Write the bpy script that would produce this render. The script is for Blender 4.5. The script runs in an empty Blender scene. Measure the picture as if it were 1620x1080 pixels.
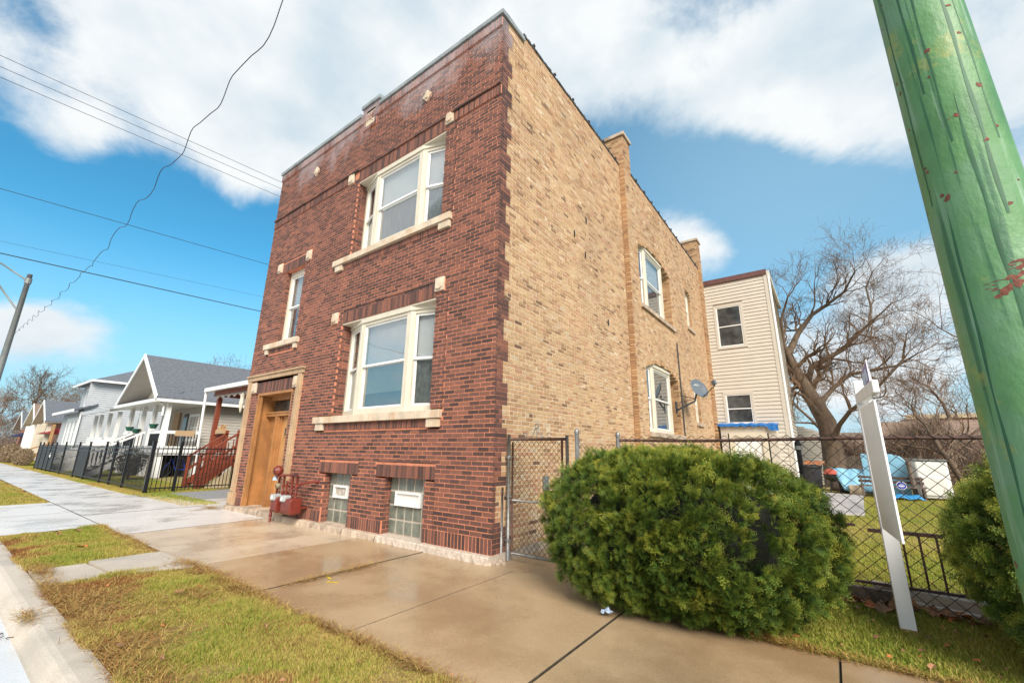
import bpy, math, random
import numpy as np
from mathutils import Vector, Matrix
random.seed(7)
RNG = np.random.default_rng(11)
scene = bpy.context.scene
COL = scene.collection
R = math.radians

# ---------------------------------------------------------------- camera
cam_d = bpy.data.cameras.new('camera')
cam = bpy.data.objects.new('camera', cam_d)
COL.objects.link(cam)
CAMP = Vector((3.81518, -4.7743, 1.45))
yaw, pit, roll = 0.634886667, 0.253644762, 0.0126473286
F_ = Vector((-math.sin(yaw) * math.cos(pit), math.cos(yaw) * math.cos(pit), math.sin(pit)))
Rr = Vector((math.cos(yaw), math.sin(yaw), 0))
U2 = Rr.cross(F_)
R3 = Rr * math.cos(roll) + U2 * math.sin(roll)
U3 = -Rr * math.sin(roll) + U2 * math.cos(roll)
M = Matrix((R3, U3, -F_)).transposed().to_4x4()
M.translation = CAMP
cam.matrix_world = M
cam_d.sensor_width = 36.0
cam_d.lens = 666.13 / 1620 * 36.0
cam_d.clip_start = 0.05
cam_d.clip_end = 2500
scene.camera = cam

# ---------------------------------------------------------------- light
SUN_EL, SUN_AZ = R(38), R(128)      # azimuth clockwise from +Y : sun stands behind the camera, over the street
sun_d = bpy.data.lights.new('sun', 'SUN')
sun_d.energy = 1.5
sun_d.angle = R(30)
sun_d.color = (1.0, 0.93, 0.83)
sun = bpy.data.objects.new('sun', sun_d)
COL.objects.link(sun)
sd = Vector((math.sin(SUN_AZ) * math.cos(SUN_EL), math.cos(SUN_AZ) * math.cos(SUN_EL), math.sin(SUN_EL)))
sun.rotation_euler = sd.to_track_quat('Z', 'Y').to_euler()
sun.location = (0, -10, 30)

world = bpy.data.worlds.new('World')
scene.world = world
world.use_nodes = True
wt = world.node_tree
wt.nodes.clear()
def WN(t, **k):
    n = wt.nodes.new(t)
    for a, b in k.items(): setattr(n, a, b)
    return n
def WL(a, b): wt.links.new(a, b)
wo = WN('ShaderNodeOutputWorld')
bgs = WN('ShaderNodeBackground'); bgc = WN('ShaderNodeBackground')
sky = WN('ShaderNodeTexSky', sky_type='NISHITA')
sky.sun_disc = False
sky.sun_elevation = SUN_EL
sky.sun_rotation = SUN_AZ
sky.air_density = 1.0; sky.dust_density = 0.6; sky.ozone_density = 1.6
sc_ = WN('ShaderNodeMix', data_type='RGBA', blend_type='MULTIPLY')
sc_.inputs[0].default_value = 1.0
sc_.inputs[7].default_value = (0.34, 0.98, 1.06, 1)
WL(sky.outputs[0], sc_.inputs[6])
WL(sc_.outputs[2], bgs.inputs[0]); bgs.inputs[1].default_value = 0.05
tc = WN('ShaderNodeTexCoord')
nrm = WN('ShaderNodeVectorMath', operation='NORMALIZE'); WL(tc.outputs['Generated'], nrm.inputs[0])
n1 = WN('ShaderNodeTexNoise'); n1.inputs['Scale'].default_value = 3.7; n1.inputs['Detail'].default_value = 9; n1.inputs['Roughness'].default_value = 0.63
n1.inputs['Distortion'].default_value = 0.25
mp = WN('ShaderNodeMapping'); mp.inputs['Location'].default_value = (3.1, 0.4, 1.7); mp.inputs['Scale'].default_value = (1, 1, 1.5)
WL(nrm.outputs[0], mp.inputs[0]); WL(mp.outputs[0], n1.inputs['Vector'])
blobs = [((-.972, .116, .202), .085, .55), ((-.726, .184, .662), .26, .33), ((-.793, .099, .601), .2, .32), ((-.647, .245, .722), .25, .36), ((-.642, .348, .683), .2, .30),
         ((-.205, .657, .726), .22, .30), ((-.016, .772, .635), .17, .36), ((.05, .75, .66), .15, .30), ((-.295, .571, .766), .18, .26), ((.093, .829, .552), .13, .34), ((.22, .76, .60), .2, .3), ((-.488, .427, .761), .25, .3),
         ((-.191, .871, .454), .11, .40), ((-.12, .90, .42), .09, .30), ((.121, .942, .313), .10, .34), ((.36, .74, .56), .22, .28), ((.02, .985, .16), .16, .34), ((.3, .93, .2), .25, .3),
         ((-.985, .043, .17), .05, .35), ((-.885, .037, .464), .07, .25), ((-.80, .26, .54), .14, .2),
         ((-.9, .18, .39), .2, -.22), ((-.96, .12, .28), .12, -.25), ((-.93, .2, .31), .12, -.2), ((-.08, .85, .52), .10, -.36), ((.0, .90, .43), .14, -.42), ((-.25, .75, .60), .09, -.2), ((.16, .88, .43), .10, -.25), ((-.81, -.029, .585), .05, -.2),
         ((.4, -.6, .7), .8, .42), ((-.5, -.65, .55), .7, .42), ((.95, -.1, .5), .6, .35), ((-.2, -.95, .25), .6, .35), ((.6, -.75, .2), .6, .3)]  # unseen clouds behind the camera, added to whiten window reflections and ambient light
acc = n1.outputs['Fac']
for (d, rad, amp) in blobs:
    v = Vector(d).normalized()
    dt = WN('ShaderNodeVectorMath', operation='DISTANCE'); dt.inputs[1].default_value = v
    WL(nrm.outputs[0], dt.inputs[0])
    mr = WN('ShaderNodeMapRange', interpolation_type='SMOOTHSTEP')
    mr.inputs['From Min'].default_value = 0; mr.inputs['From Max'].default_value = rad * 1.5
    mr.inputs['To Min'].default_value = amp; mr.inputs['To Max'].default_value = 0
    WL(dt.outputs['Value'], mr.inputs['Value'])
    ad = WN('ShaderNodeMath', operation='ADD'); WL(acc, ad.inputs[0]); WL(mr.outputs[0], ad.inputs[1]); acc = ad.outputs[0]
dens = WN('ShaderNodeMapRange', interpolation_type='SMOOTHSTEP')
dens.inputs['From Min'].default_value = 0.60; dens.inputs['From Max'].default_value = 0.92
WL(acc, dens.inputs['Value'])
# cloud colour : bright tops, faint blue-grey hearts
n2 = WN('ShaderNodeTexNoise'); n2.inputs['Scale'].default_value = 5.0; n2.inputs['Detail'].default_value = 6
WL(mp.outputs[0], n2.inputs['Vector'])
ccr = WN('ShaderNodeValToRGB')
ccr.color_ramp.elements[0].position = .34; ccr.color_ramp.elements[0].color = (.64, .75, .83, 1)
ccr.color_ramp.elements[1].position = .62; ccr.color_ramp.elements[1].color = (.93, .96, .97, 1)
WL(n2.outputs['Fac'], ccr.inputs[0]); WL(ccr.outputs[0], bgc.inputs[0]); bgc.inputs[1].default_value = 0.275
# pale veil near the horizon
sz = WN('ShaderNodeSeparateXYZ'); WL(nrm.outputs[0], sz.inputs[0])
hz = WN('ShaderNodeMapRange', interpolation_type='SMOOTHSTEP'); hz.inputs['From Min'].default_value = -.02; hz.inputs['From Max'].default_value = .40; hz.inputs['To Min'].default_value = .97; hz.inputs['To Max'].default_value = 0
WL(sz.outputs[2], hz.inputs[0])
bgh = WN('ShaderNodeBackground'); bgh.inputs[0].default_value = (.50, .76, .92, 1); bgh.inputs[1].default_value = .262
vd = WN('ShaderNodeVectorMath', operation='DISTANCE'); vd.inputs[1].default_value = (0.0, .88, .47); WL(nrm.outputs[0], vd.inputs[0])
vm = WN('ShaderNodeMapRange', interpolation_type='SMOOTHSTEP'); vm.inputs['From Max'].default_value = .75; vm.inputs['To Min'].default_value = .50; vm.inputs['To Max'].default_value = 0; WL(vd.outputs['Value'], vm.inputs['Value'])
vx = WN('ShaderNodeMath', operation='MAXIMUM'); WL(hz.outputs[0], vx.inputs[0]); WL(vm.outputs[0], vx.inputs[1])
mixh = WN('ShaderNodeMixShader'); WL(vx.outputs[0], mixh.inputs[0]); WL(bgs.outputs[0], mixh.inputs[1]); WL(bgh.outputs[0], mixh.inputs[2])
mixw = WN('ShaderNodeMixShader')
WL(dens.outputs[0], mixw.inputs[0]); WL(mixh.outputs[0], mixw.inputs[1]); WL(bgc.outputs[0], mixw.inputs[2])
WL(mixw.outputs[0], wo.inputs[0])

scene.view_settings.view_transform = 'Standard'
scene.view_settings.look = 'None'
scene.view_settings.gamma = 1.0
scene.view_settings.exposure = 1.9
scene.view_settings.use_curve_mapping = False
scene.render.engine = 'CYCLES'
scene.cycles.use_denoising = True
scene.cycles.max_bounces = 6
scene.cycles.transparent_max_bounces = 12

# ---------------------------------------------------------------- materials
def newmat(name):
    m = bpy.data.materials.new(name); m.use_nodes = True
    t = m.node_tree; t.nodes.clear()
    o = t.nodes.new('ShaderNodeOutputMaterial'); b = t.nodes.new('ShaderNodeBsdfPrincipled')
    t.links.new(b.outputs[0], o.inputs[0])
    return m, t, b
def ramp(t, src, stops):
    r = t.nodes.new('ShaderNodeValToRGB'); e = r.color_ramp.elements
    while len(e) < len(stops): e.new(0.5)
    for i, (p, c) in enumerate(stops):
        e[i].position = p; e[i].color = (*c, 1) if len(c) == 3 else c
    t.links.new(src, r.inputs[0]); return r.outputs[0]
def noise(t, scale, detail=4, rough=.55, vec=None, stretch=None, loc=None, coord='Object'):
    n = t.nodes.new('ShaderNodeTexNoise'); n.inputs['Scale'].default_value = scale
    n.inputs['Detail'].default_value = detail; n.inputs['Roughness'].default_value = rough
    if vec is None:
        c = t.nodes.new('ShaderNodeNewGeometry').outputs['Position'] if coord == 'World' else t.nodes.new('ShaderNodeTexCoord').outputs[coord]
        m = t.nodes.new('ShaderNodeMapping'); t.links.new(c, m.inputs[0])
        if stretch: m.inputs['Scale'].default_value = stretch
        if loc: m.inputs['Location'].default_value = loc
        vec = m.outputs[0]
    t.links.new(vec, n.inputs['Vector']); return n.outputs['Fac']
def mixc(t, f, a, b, mode='MIX'):
    m = t.nodes.new('ShaderNodeMix'); m.data_type = 'RGBA'; m.blend_type = mode
    for s, v in ((0, f), (6, a), (7, b)):
        if isinstance(v, (int, float)): m.inputs[s].default_value = v
        elif isinstance(v, tuple): m.inputs[s].default_value = (*v, 1) if len(v) == 3 else v
        else: t.links.new(v, m.inputs[s])
    return m.outputs[2]
def mth(t, op, a, b=None, clamp=False):
    m = t.nodes.new('ShaderNodeMath'); m.operation = op; m.use_clamp = clamp
    for i, v in enumerate((a, b)):
        if v is None: continue
        if isinstance(v, (int, float)): m.inputs[i].default_value = v
        else: t.links.new(v, m.inputs[i])
    return m.outputs[0]
def bump(t, b, h, strength=.3, dist=.01):
    n = t.nodes.new('ShaderNodeBump'); n.inputs['Strength'].default_value = strength; n.inputs['Distance'].default_value = dist
    t.links.new(h, n.inputs['Height']); t.links.new(n.outputs[0], b.inputs['Normal'])
def simple(name, c, rough=.6, var=.25, scale=3, metal=0, bmp=0, bscale=60, stretch=None, dirt=None, spec=None):
    m, t, b = newmat(name)
    lo = tuple(x * (1 - var) for x in c); hi = tuple(min(1, x * (1 + var)) for x in c)
    f = noise(t, scale, 5, .6, stretch=stretch, coord='World')
    col = ramp(t, f, [(.3, lo), (.7, hi)])
    if dirt:
        f2 = noise(t, scale * .6, 6, .7, coord='World', loc=(5, 3, 1), stretch=(1, 1, .35))
        col = mixc(t, mth(t, 'MULTIPLY', ramp(t, f2, [(.5, (0, 0, 0)), (.68, (1, 1, 1))]), .7), col, dirt)
    t.links.new(col, b.inputs['Base Color'])
    b.inputs['Roughness'].default_value = rough; b.inputs['Metallic'].default_value = metal
    if spec is not None: b.inputs['Specular IOR Level'].default_value = spec
    if bmp: bump(t, b, noise(t, bscale, 4, .6, stretch=stretch, coord='World'), bmp, .01)
    return m
def brickmat(name, stops, gscale, bloom=False, soot=None):
    m, t, b = newmat(name)
    a = t.nodes.new('ShaderNodeAttribute'); a.attribute_name = 'tint'
    col = ramp(t, a.outputs['Fac'], stops)
    g = noise(t, gscale, 6, .7, coord='World')
    col = mixc(t, .6, col, ramp(t, g, [(.25, (.6, .55, .55)), (.5, (1, 1, 1)), (.8, (1.3, 1.25, 1.2))]), 'MULTIPLY')
    big = noise(t, .7, 4, .6, coord='World')
    col = mixc(t, .55, col, ramp(t, big, [(.3, (.75, .72, .7)), (.7, (1.2, 1.17, 1.12))]), 'MULTIPLY')
    if bloom: col = bloomed(t, col)
    t.links.new(col, b.inputs['Base Color']); b.inputs['Roughness'].default_value = .82
    bump(t, b, noise(t, 90, 5, .7, coord='World'), .55, .006)
    return m
def bloomed(t, col):
    # lime bloom washed down from the parapet: a stain with its own shape, strongest high up
    geo = t.nodes.new('ShaderNodeNewGeometry'); sx = t.nodes.new('ShaderNodeSeparateXYZ'); t.links.new(geo.outputs['Position'], sx.inputs[0])
    h = t.nodes.new('ShaderNodeMapRange'); h.inputs['From Min'].default_value = 7.3; h.inputs['From Max'].default_value = 9.5
    h.inputs['To Min'].default_value = -.26; h.inputs['To Max'].default_value = .15
    t.links.new(sx.outputs[2], h.inputs[0])
    n = noise(t, .9, 7, .72, coord='World', stretch=(1.0, 1, .6), loc=(2.3, 0, 4.1))
    f = ramp(t, mth(t, 'ADD', n, h.outputs[0]), [(.47, (0, 0, 0)), (.66, (.62, .62, .62))])
    f2 = noise(t, 40, 5, .8, coord='World')
    f = mth(t, 'MULTIPLY', f, ramp(t, f2, [(.3, (.4, .4, .4)), (.6, (1, 1, 1))]))
    return mixc(t, f, col, (.46, .41, .43))
RB = [(0, (.068, .040, .035)), (.3, (.108, .056, .047)), (.55, (.155, .073, .058)), (.8, (.20, .088, .064)), (1, (.25, .105, .07))]
M_FACE = brickmat('face_brick_clay', RB, 35, bloom=True)
CB = [(0, (.17, .09, .05)), (.025, (.28, .16, .085)), (.10, (.38, .215, .11)), (.4, (.50, .315, .165)), (.7, (.53, .36, .20)), (.9, (.45, .235, .13)), (1, (.52, .40, .26))]
M_COMMON = brickmat('common_brick_clay', CB, 30)
def mortar(name, c, bl=False):
    m, t, b = newmat(name)
    col = ramp(t, noise(t, 6, 6, .7, coord='World'), [(.3, tuple(x * .75 for x in c)), (.7, tuple(x * 1.2 for x in c))])
    if bl: col = bloomed(t, col)
    t.links.new(col, b.inputs['Base Color']); b.inputs['Roughness'].default_value = .9
    bump(t, b, noise(t, 120, 4, .7, coord='World'), .5, .005); return m
M_MORT_R = mortar('orange_mortar', (.57, .215, .125), True)
M_MORT_C = mortar('buff_mortar', (.60, .475, .33))
M_STONE = simple('limestone_trim', (.60, .50, .38), .75, .18, 5, bmp=.4, dirt=(.50, .28, .13))
M_BASE = simple('foundation_stone', (.46, .36, .27), .85, .3, 4, bmp=.9, bscale=25, dirt=(.16, .11, .08))
M_CHIP = simple('chipped_stone', (.54, .45, .37), .9, .25, 20, bmp=1, bscale=40)
M_COPE = simple('grey_coping', (.26, .29, .30), .5, .25, 5, bmp=.2)
M_TAR = simple('black_tar', (.05, .045, .04), .6, .5, 12, bmp=.6)
M_BEIGE = simple('beige_window_paint', (.62, .57, .46), .5, .06, 4)
M_WHITE = simple('white_vinyl', (.80, .80, .78), .35, .04, 4)
M_BLIND = simple('cream_blind', (.78, .76, .72), .7, .05, 8)
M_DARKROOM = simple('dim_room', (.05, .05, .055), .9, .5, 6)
M_SCREEN = simple('grey_insect_screen', (.13, .13, .14), .6, .45, 9, stretch=(1, 1, .3))
M_CURT = simple('greenish_curtain', (.21, .22, .17), .8, .4, 20, stretch=(1, 1, 6))
M_DOOR = simple('orange_tan_paint', (.47, .235, .085), .5, .14, 3, bmp=.12, dirt=(.36, .17, .06))
M_DOORJ = simple('brown_jamb_paint', (.36, .165, .055), .55, .22, 3, bmp=.12, dirt=(.20, .09, .035))
M_SURR = simple('tan_surround_stone', (.45, .31, .185), .7, .16, 4, bmp=.3, dirt=(.30, .17, .10))
M_CONC = None
M_STEEL = simple('galvanized_steel', (.25, .25, .245), .45, .35, 15, metal=.5, dirt=(.12, .07, .045))
M_RUST = simple('rusty_brown_pipe', (.085, .045, .035), .6, .4, 15, metal=.2, dirt=(.16, .07, .03))
M_BLACK = simple('black_fence_paint', (.012, .012, .014), .35, .2, 5)
M_BLACKSCR = simple('black_privacy_sheet', (.03, .031, .034), .45, .3, 5)
M_METER = simple('dark_red_meter_paint', (.17, .028, .018), .42, .25, 12, bmp=.15)
M_REDWOOD = simple('red_stained_wood', (.22, .05, .022), .55, .3, 5, stretch=(1, 1, 4))
M_GREY_SID = simple('grey_vinyl_siding', (.44, .46, .48), .6, .06, 3)
M_TAN_SID = simple('beige_vinyl_siding', (.55, .50, .43), .55, .05, 2)
M_TAUPE = simple('taupe_vinyl_siding', (.43, .39, .34), .6, .06, 2)
M_ROOF = simple('blue_grey_shingles', (.13, .14, .16), .85, .35, 9, bmp=.4, bscale=12, stretch=(1, 1, 3))
M_ROOFT = simple('brown_shingles', (.24, .165, .12), .9, .35, 6, bmp=.4, bscale=12)
M_MAROON = simple('maroon_roof_edge', (.12, .05, .045), .6, .2, 6)
M_TARPB = simple('royal_blue_tarp', (.02, .16, .48), .35, .3, 6, bmp=.5, bscale=8)
M_SKYB = simple('pale_blue_sheet', (.24, .50, .68), .35, .15, 3, bmp=.3, bscale=6)
M_GRAYP = simple('white_painted_post', (.80, .80, .80), .4, .05, 6, bmp=.15, stretch=(1, 1, .2))
M_WOODOLD = simple('weathered_wood', (.14, .11, .09), .85, .4, 4, stretch=(3, 3, .5), bmp=.4)
M_YWOOD = simple('raw_yellow_wood', (.40, .23, .10), .6, .15, 4)
M_BARK = simple('winter_bark', (.13, .09, .06), .9, .35, 8, bmp=.8, bscale=30, stretch=(1, 1, .3))
M_TWIG = simple('thin_twigs', (.15, .09, .05), .9, .25, 3)
M_TWIGL = simple('pale_twigs', (.25, .17, .12), .9, .25, 3)
M_WIRE = simple('wire_rubber', (.03, .03, .035), .5, .1, 2)
M_MESHW = simple('dark_brown_wire', (.05, .035, .028), .5, .3, 20, metal=.3)
M_YARD = simple('pale_yellow_wall', (.58, .47, .30), .8, .1, 3)
M_BRICKF = simple('far_red_brick', (.26, .115, .08), .9, .2, 6)
M_REDAWN = simple('red_awning_cloth', (.28, .03, .03), .7, .1, 4)
M_PURP = simple('violet_print', (.10, .065, .36), .4, .05, 4)
M_SIGNB = simple('blue_sign', (.02, .05, .45), .35, .05, 4)
M_DISH = simple('grey_dish_paint', (.13, .15, .17), .35, .1, 3)
M_DKMET = simple('dark_metal', (.04, .04, .045), .4, .2, 6, metal=.3)
M_GREENPOT = simple('dark_green_pot', (.015, .09, .06), .4, .1, 4)
M_CARD = simple('brown_cardboard', (.45, .30, .17), .8, .1, 4)
M_LAMP = simple('grey_lamp_steel', (.20, .21, .205), .5, .15, 3, metal=.3)
M_ORANGE = simple('orange_leaf', (.42, .13, .035), .7, .5, 30)
M_DLEAF = simple('dry_brown_leaf', (.26, .13, .06), .75, .5, 30)
M_GRAVEL = simple('grey_gravel', (.26, .26, .26), .9, .5, 40, bmp=1, bscale=50)
M_SOIL = simple('brown_thatch', (.24, .16, .06), .95, .4, 18, bmp=.8, bscale=60)
M_FARG = simple('far_ground', (.17, .16, .10), .95, .3, .3)
M_LAWN = simple('winter_lawn_base', (.27, .22, .07), .95, .35, 3, bmp=.6, bscale=60)

def glassmat():
    m, t, b = newmat('window_glass')
    t.nodes.remove(b); o = [n for n in t.nodes if n.type == 'OUTPUT_MATERIAL'][0]
    g = t.nodes.new('ShaderNodeBsdfGlossy'); g.inputs['Roughness'].default_value = .02
    tr = t.nodes.new('ShaderNodeBsdfTransparent'); tr.inputs[0].default_value = (.86, .88, .88, 1)
    fr = t.nodes.new('ShaderNodeFresnel'); fr.inputs[0].default_value = 1.45
    mx = t.nodes.new('ShaderNodeMixShader')
    f = mth(t, 'MULTIPLY', fr.outputs[0], .42, True)
    t.links.new(f, mx.inputs[0]); t.links.new(tr.outputs[0], mx.inputs[1]); t.links.new(g.outputs[0], mx.inputs[2])
    nn = noise(t, 3, 2, .5, coord='World'); bn = t.nodes.new('ShaderNodeBump'); bn.inputs['Strength'].default_value = .06; bn.inputs['Distance'].default_value = .02
    t.links.new(nn, bn.inputs['Height']); t.links.new(bn.outputs[0], g.inputs['Normal'])
    t.links.new(mx.outputs[0], o.inputs[0]); return m
M_GLASS = glassmat()
def glassblock():
    m, t, b = newmat('ribbed_glass_block')
    col = ramp(t, noise(t, 5, 3, .6, coord='World'), [(.3, (.10, .12, .10)), (.7, (.24, .26, .215))])
    t.links.new(col, b.inputs['Base Color']); b.inputs['Roughness'].default_value = .12; b.inputs['Coat Weight'].default_value = .5
    w = t.nodes.new('ShaderNodeTexWave'); w.inputs['Scale'].default_value = 16; w.bands_direction = 'X'
    c = t.nodes.new('ShaderNodeNewGeometry'); t.links.new(c.outputs['Position'], w.inputs['Vector'])
    bump(t, b, w.outputs['Fac'], .6, .006); return m
M_GBLOCK = glassblock()
def wetconc(name, c1, c2, dark, wet=.5, rmin=.10, rmax=.6, loc=(0, 0, 0)):
    m, t, b = newmat(name)
    big = noise(t, .55, 5, .6, coord='World', loc=loc)
    col = ramp(t, big, [(.3, c1), (.72, c2)])
    fine = noise(t, 95, 6, .8, coord='World')
    col = mixc(t, .8, col, ramp(t, fine, [(.32, (.55, .52, .5)), (.5, (1, 1, 1)), (.7, (1.35, 1.32, 1.28))]), 'MULTIPLY')
    vo = t.nodes.new('ShaderNodeTexVoronoi'); vo.inputs['Scale'].default_value = 45
    g = t.nodes.new('ShaderNodeNewGeometry'); t.links.new(g.outputs['Position'], vo.inputs['Vector'])
    col = mixc(t, mth(t, 'MULTIPLY', ramp(t, vo.outputs['Distance'], [(.05, (1, 1, 1)), (.14, (0, 0, 0))]), .25), col, tuple(min(1, x * 2.3) for x in c2))
    st = noise(t, .9, 5, .6, coord='World', stretch=(.8, .8, 1), loc=(7, 2, 0))
    wf = ramp(t, st, [(wet - .07, (0, 0, 0)), (wet + .09, (1, 1, 1))])
    col = mixc(t, mth(t, 'MULTIPLY', wf, .5), col, dark)
    t.links.new(col, b.inputs['Base Color'])
    rr = t.nodes.new('ShaderNodeMapRange'); rr.inputs['To Min'].default_value = rmax; rr.inputs['To Max'].default_value = rmin
    t.links.new(wf, rr.inputs[0]); t.links.new(rr.outputs[0], b.inputs['Roughness'])
    b.inputs['Specular IOR Level'].default_value = .7
    bump(t, b, mth(t, 'ADD', mth(t, 'MULTIPLY', fine, .4), noise(t, 4, 3, .5, coord='World')), .12, .012)
    return m
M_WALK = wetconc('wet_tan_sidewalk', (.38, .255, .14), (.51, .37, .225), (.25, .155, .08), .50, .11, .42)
M_WALKG = wetconc('wet_sidewalk_sky_sheen', (.62, .58, .54), (.74, .70, .67), (.44, .40, .36), .56, .13, .36, (4, 4, 0))  # pale grey has the grazing sky reflection painted into the slab colour
M_KERB = wetconc('kerb_concrete', (.43, .37, .30), (.57, .51, .43), (.28, .23, .17), .57, .35, .7, (9, 1, 0))
M_WALKM = wetconc('wet_sidewalk_part_sheen', (.50, .38, .26), (.62, .50, .36), (.34, .25, .16), .53, .12, .40, (2, 2, 0))  # in-between step, part of that sky reflection mixed into the tan
M_DIRT = simple('joint_dirt', (.055, .042, .028), .95, .4, 20)
M_ROAD = wetconc('wet_road_concrete', (.62, .62, .62), (.72, .72, .72), (.58, .58, .58), .47, .25, .5, (3, 8, 0))

def polemat():
    m, t, b = newmat('green_pole_paint')
    a = noise(t, 2.2, 4, .6, coord='Object', stretch=(1, 1, 1.2))
    col = ramp(t, a, [(.25, (.055, .16, .055)), (.48, (.095, .235, .085)), (.62, (.13, .26, .14)), (.82, (.19, .31, .23))])
    s = noise(t, 24, 5, .6, coord='Object', stretch=(1.6, 1.6, .035), loc=(3, 1, 0))
    col = mixc(t, mth(t, 'MULTIPLY', ramp(t, s, [(.57, (0, 0, 0)), (.64, (1, 1, 1))]), .8), col, (.02, .10, .045))
    s2 = noise(t, 26, 4, .6, coord='Object', stretch=(1.4, 1.4, .05), loc=(8, 4, 2))
    col = mixc(t, mth(t, 'MULTIPLY', ramp(t, s2, [(.6, (0, 0, 0)), (.7, (1, 1, 1))]), .35), col, (.42, .55, .45))
    y = noise(t, 3.0, 6, .72, coord='Object', loc=(1, 6, 2))
    col = mixc(t, mth(t, 'MULTIPLY', ramp(t, y, [(.60, (0, 0, 0)), (.66, (1, 1, 1))]), .55), col, (.30, .30, .07))
    c = noise(t, 7, 6, .75, coord='Object', loc=(4, 9, 1), stretch=(1, 1, 1.5))
    cf = ramp(t, c, [(.665, (0, 0, 0)), (.69, (1, 1, 1))])
    col = mixc(t, cf, col, (.16, .045, .025))
    t.links.new(col, b.inputs['Base Color'])
    rg = noise(t, 5, 3, .5, coord='Object', stretch=(1, 1, .3))
    t.links.new(ramp(t, rg, [(.35, (.42, .42, .42)), (.65, (.7, .7, .7))]), b.inputs['Roughness'])
    n = noise(t, 22, 5, .6, coord='Object', stretch=(1, 1, .6))
    bump(t, b, mth(t, 'SUBTRACT', mth(t, 'ADD', n, mth(t, 'MULTIPLY', s, .15)), mth(t, 'MULTIPLY', cf, .6)), .6, .010)
    return m
M_POLE = polemat()
def leafmat(name, stops, rough=.6, attr='tint', sheen=.0):
    m, t, b = newmat(name)
    a = t.nodes.new('ShaderNodeAttribute'); a.attribute_name = attr
    t.links.new(ramp(t, a.outputs['Fac'], stops), b.inputs['Base Color'])
    b.inputs['Roughness'].default_value = rough; b.inputs['Specular IOR Level'].default_value = .3
    return m
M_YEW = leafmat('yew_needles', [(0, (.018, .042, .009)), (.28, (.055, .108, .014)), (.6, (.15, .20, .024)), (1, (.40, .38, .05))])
M_GRASS = leafmat('grass_blades', [(0, (.24, .10, .03)), (.14, (.32, .16, .045)), (.28, (.42, .27, .08)), (.42, (.43, .33, .10)), (.60, (.33, .31, .05)), (.78, (.20, .25, .03)), (1, (.17, .28, .03))], .7)

# ---------------------------------------------------------------- mesh tools
WPOS = {}
def wloc(p): return WPOS.get(p.name, Vector((0, 0, 0))) if p else Vector((0, 0, 0))
def setp(o, label=None, cat=None, group=None, kind=None):
    if label: o['label'] = label
    if cat: o['category'] = cat
    if group: o['group'] = group
    if kind: o['kind'] = kind
    return o
def thing(name, label, cat, loc=(0, 0, 0), group=None):
    o = bpy.data.objects.new(name, None); COL.objects.link(o); o.location = loc; o.empty_display_size = .2
    WPOS[o.name] = Vector(loc); return setp(o, label, cat, group)
def link(name, me, parent=None, off=None):
    o = bpy.data.objects.new(name, me); COL.objects.link(o)
    if parent: o.parent = parent
    WPOS[o.name] = wloc(parent).copy()
    return o
def npmesh(name, V, Fa, mats, parent=None, tint=None, smooth=False, fm=None, loc=None):
    """V (n,3) world coords; Fa (m,k) uniform polygons"""
    V = np.asarray(V, dtype=np.float32); Fa = np.asarray(Fa, dtype=np.int32)
    base = wloc(parent) if loc is None else Vector(loc)
    V = V - np.array(base, dtype=np.float32)
    me = bpy.data.meshes.new(name); k = Fa.shape[1]
    me.vertices.add(len(V)); me.vertices.foreach_set('co', V.ravel())
    me.loops.add(Fa.size); me.loops.foreach_set('vertex_index', Fa.ravel())
    me.polygons.add(len(Fa)); me.polygons.foreach_set('loop_start', np.arange(0, Fa.size, k, dtype=np.int32))
    me.polygons.foreach_set('use_smooth', np.full(len(Fa), bool(smooth)))
    for m in (mats if isinstance(mats, (list, tuple)) else [mats]): me.materials.append(m)
    if fm is not None: me.polygons.foreach_set('material_index', np.asarray(fm, dtype=np.int32))
    if tint is not None:
        a = me.attributes.new('tint', 'FLOAT', 'POINT'); a.data.foreach_set('value', np.asarray(tint, dtype=np.float32))
    me.update(calc_edges=True); me.validate()
    o = link(name, me, parent)
    if loc is not None: o.location = base - wloc(parent); WPOS[o.name] = base
    return o
BOXF = [(0, 3, 2, 1), (4, 5, 6, 7), (0, 1, 5, 4), (1, 2, 6, 5), (2, 3, 7, 6), (3, 0, 4, 7)]
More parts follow.
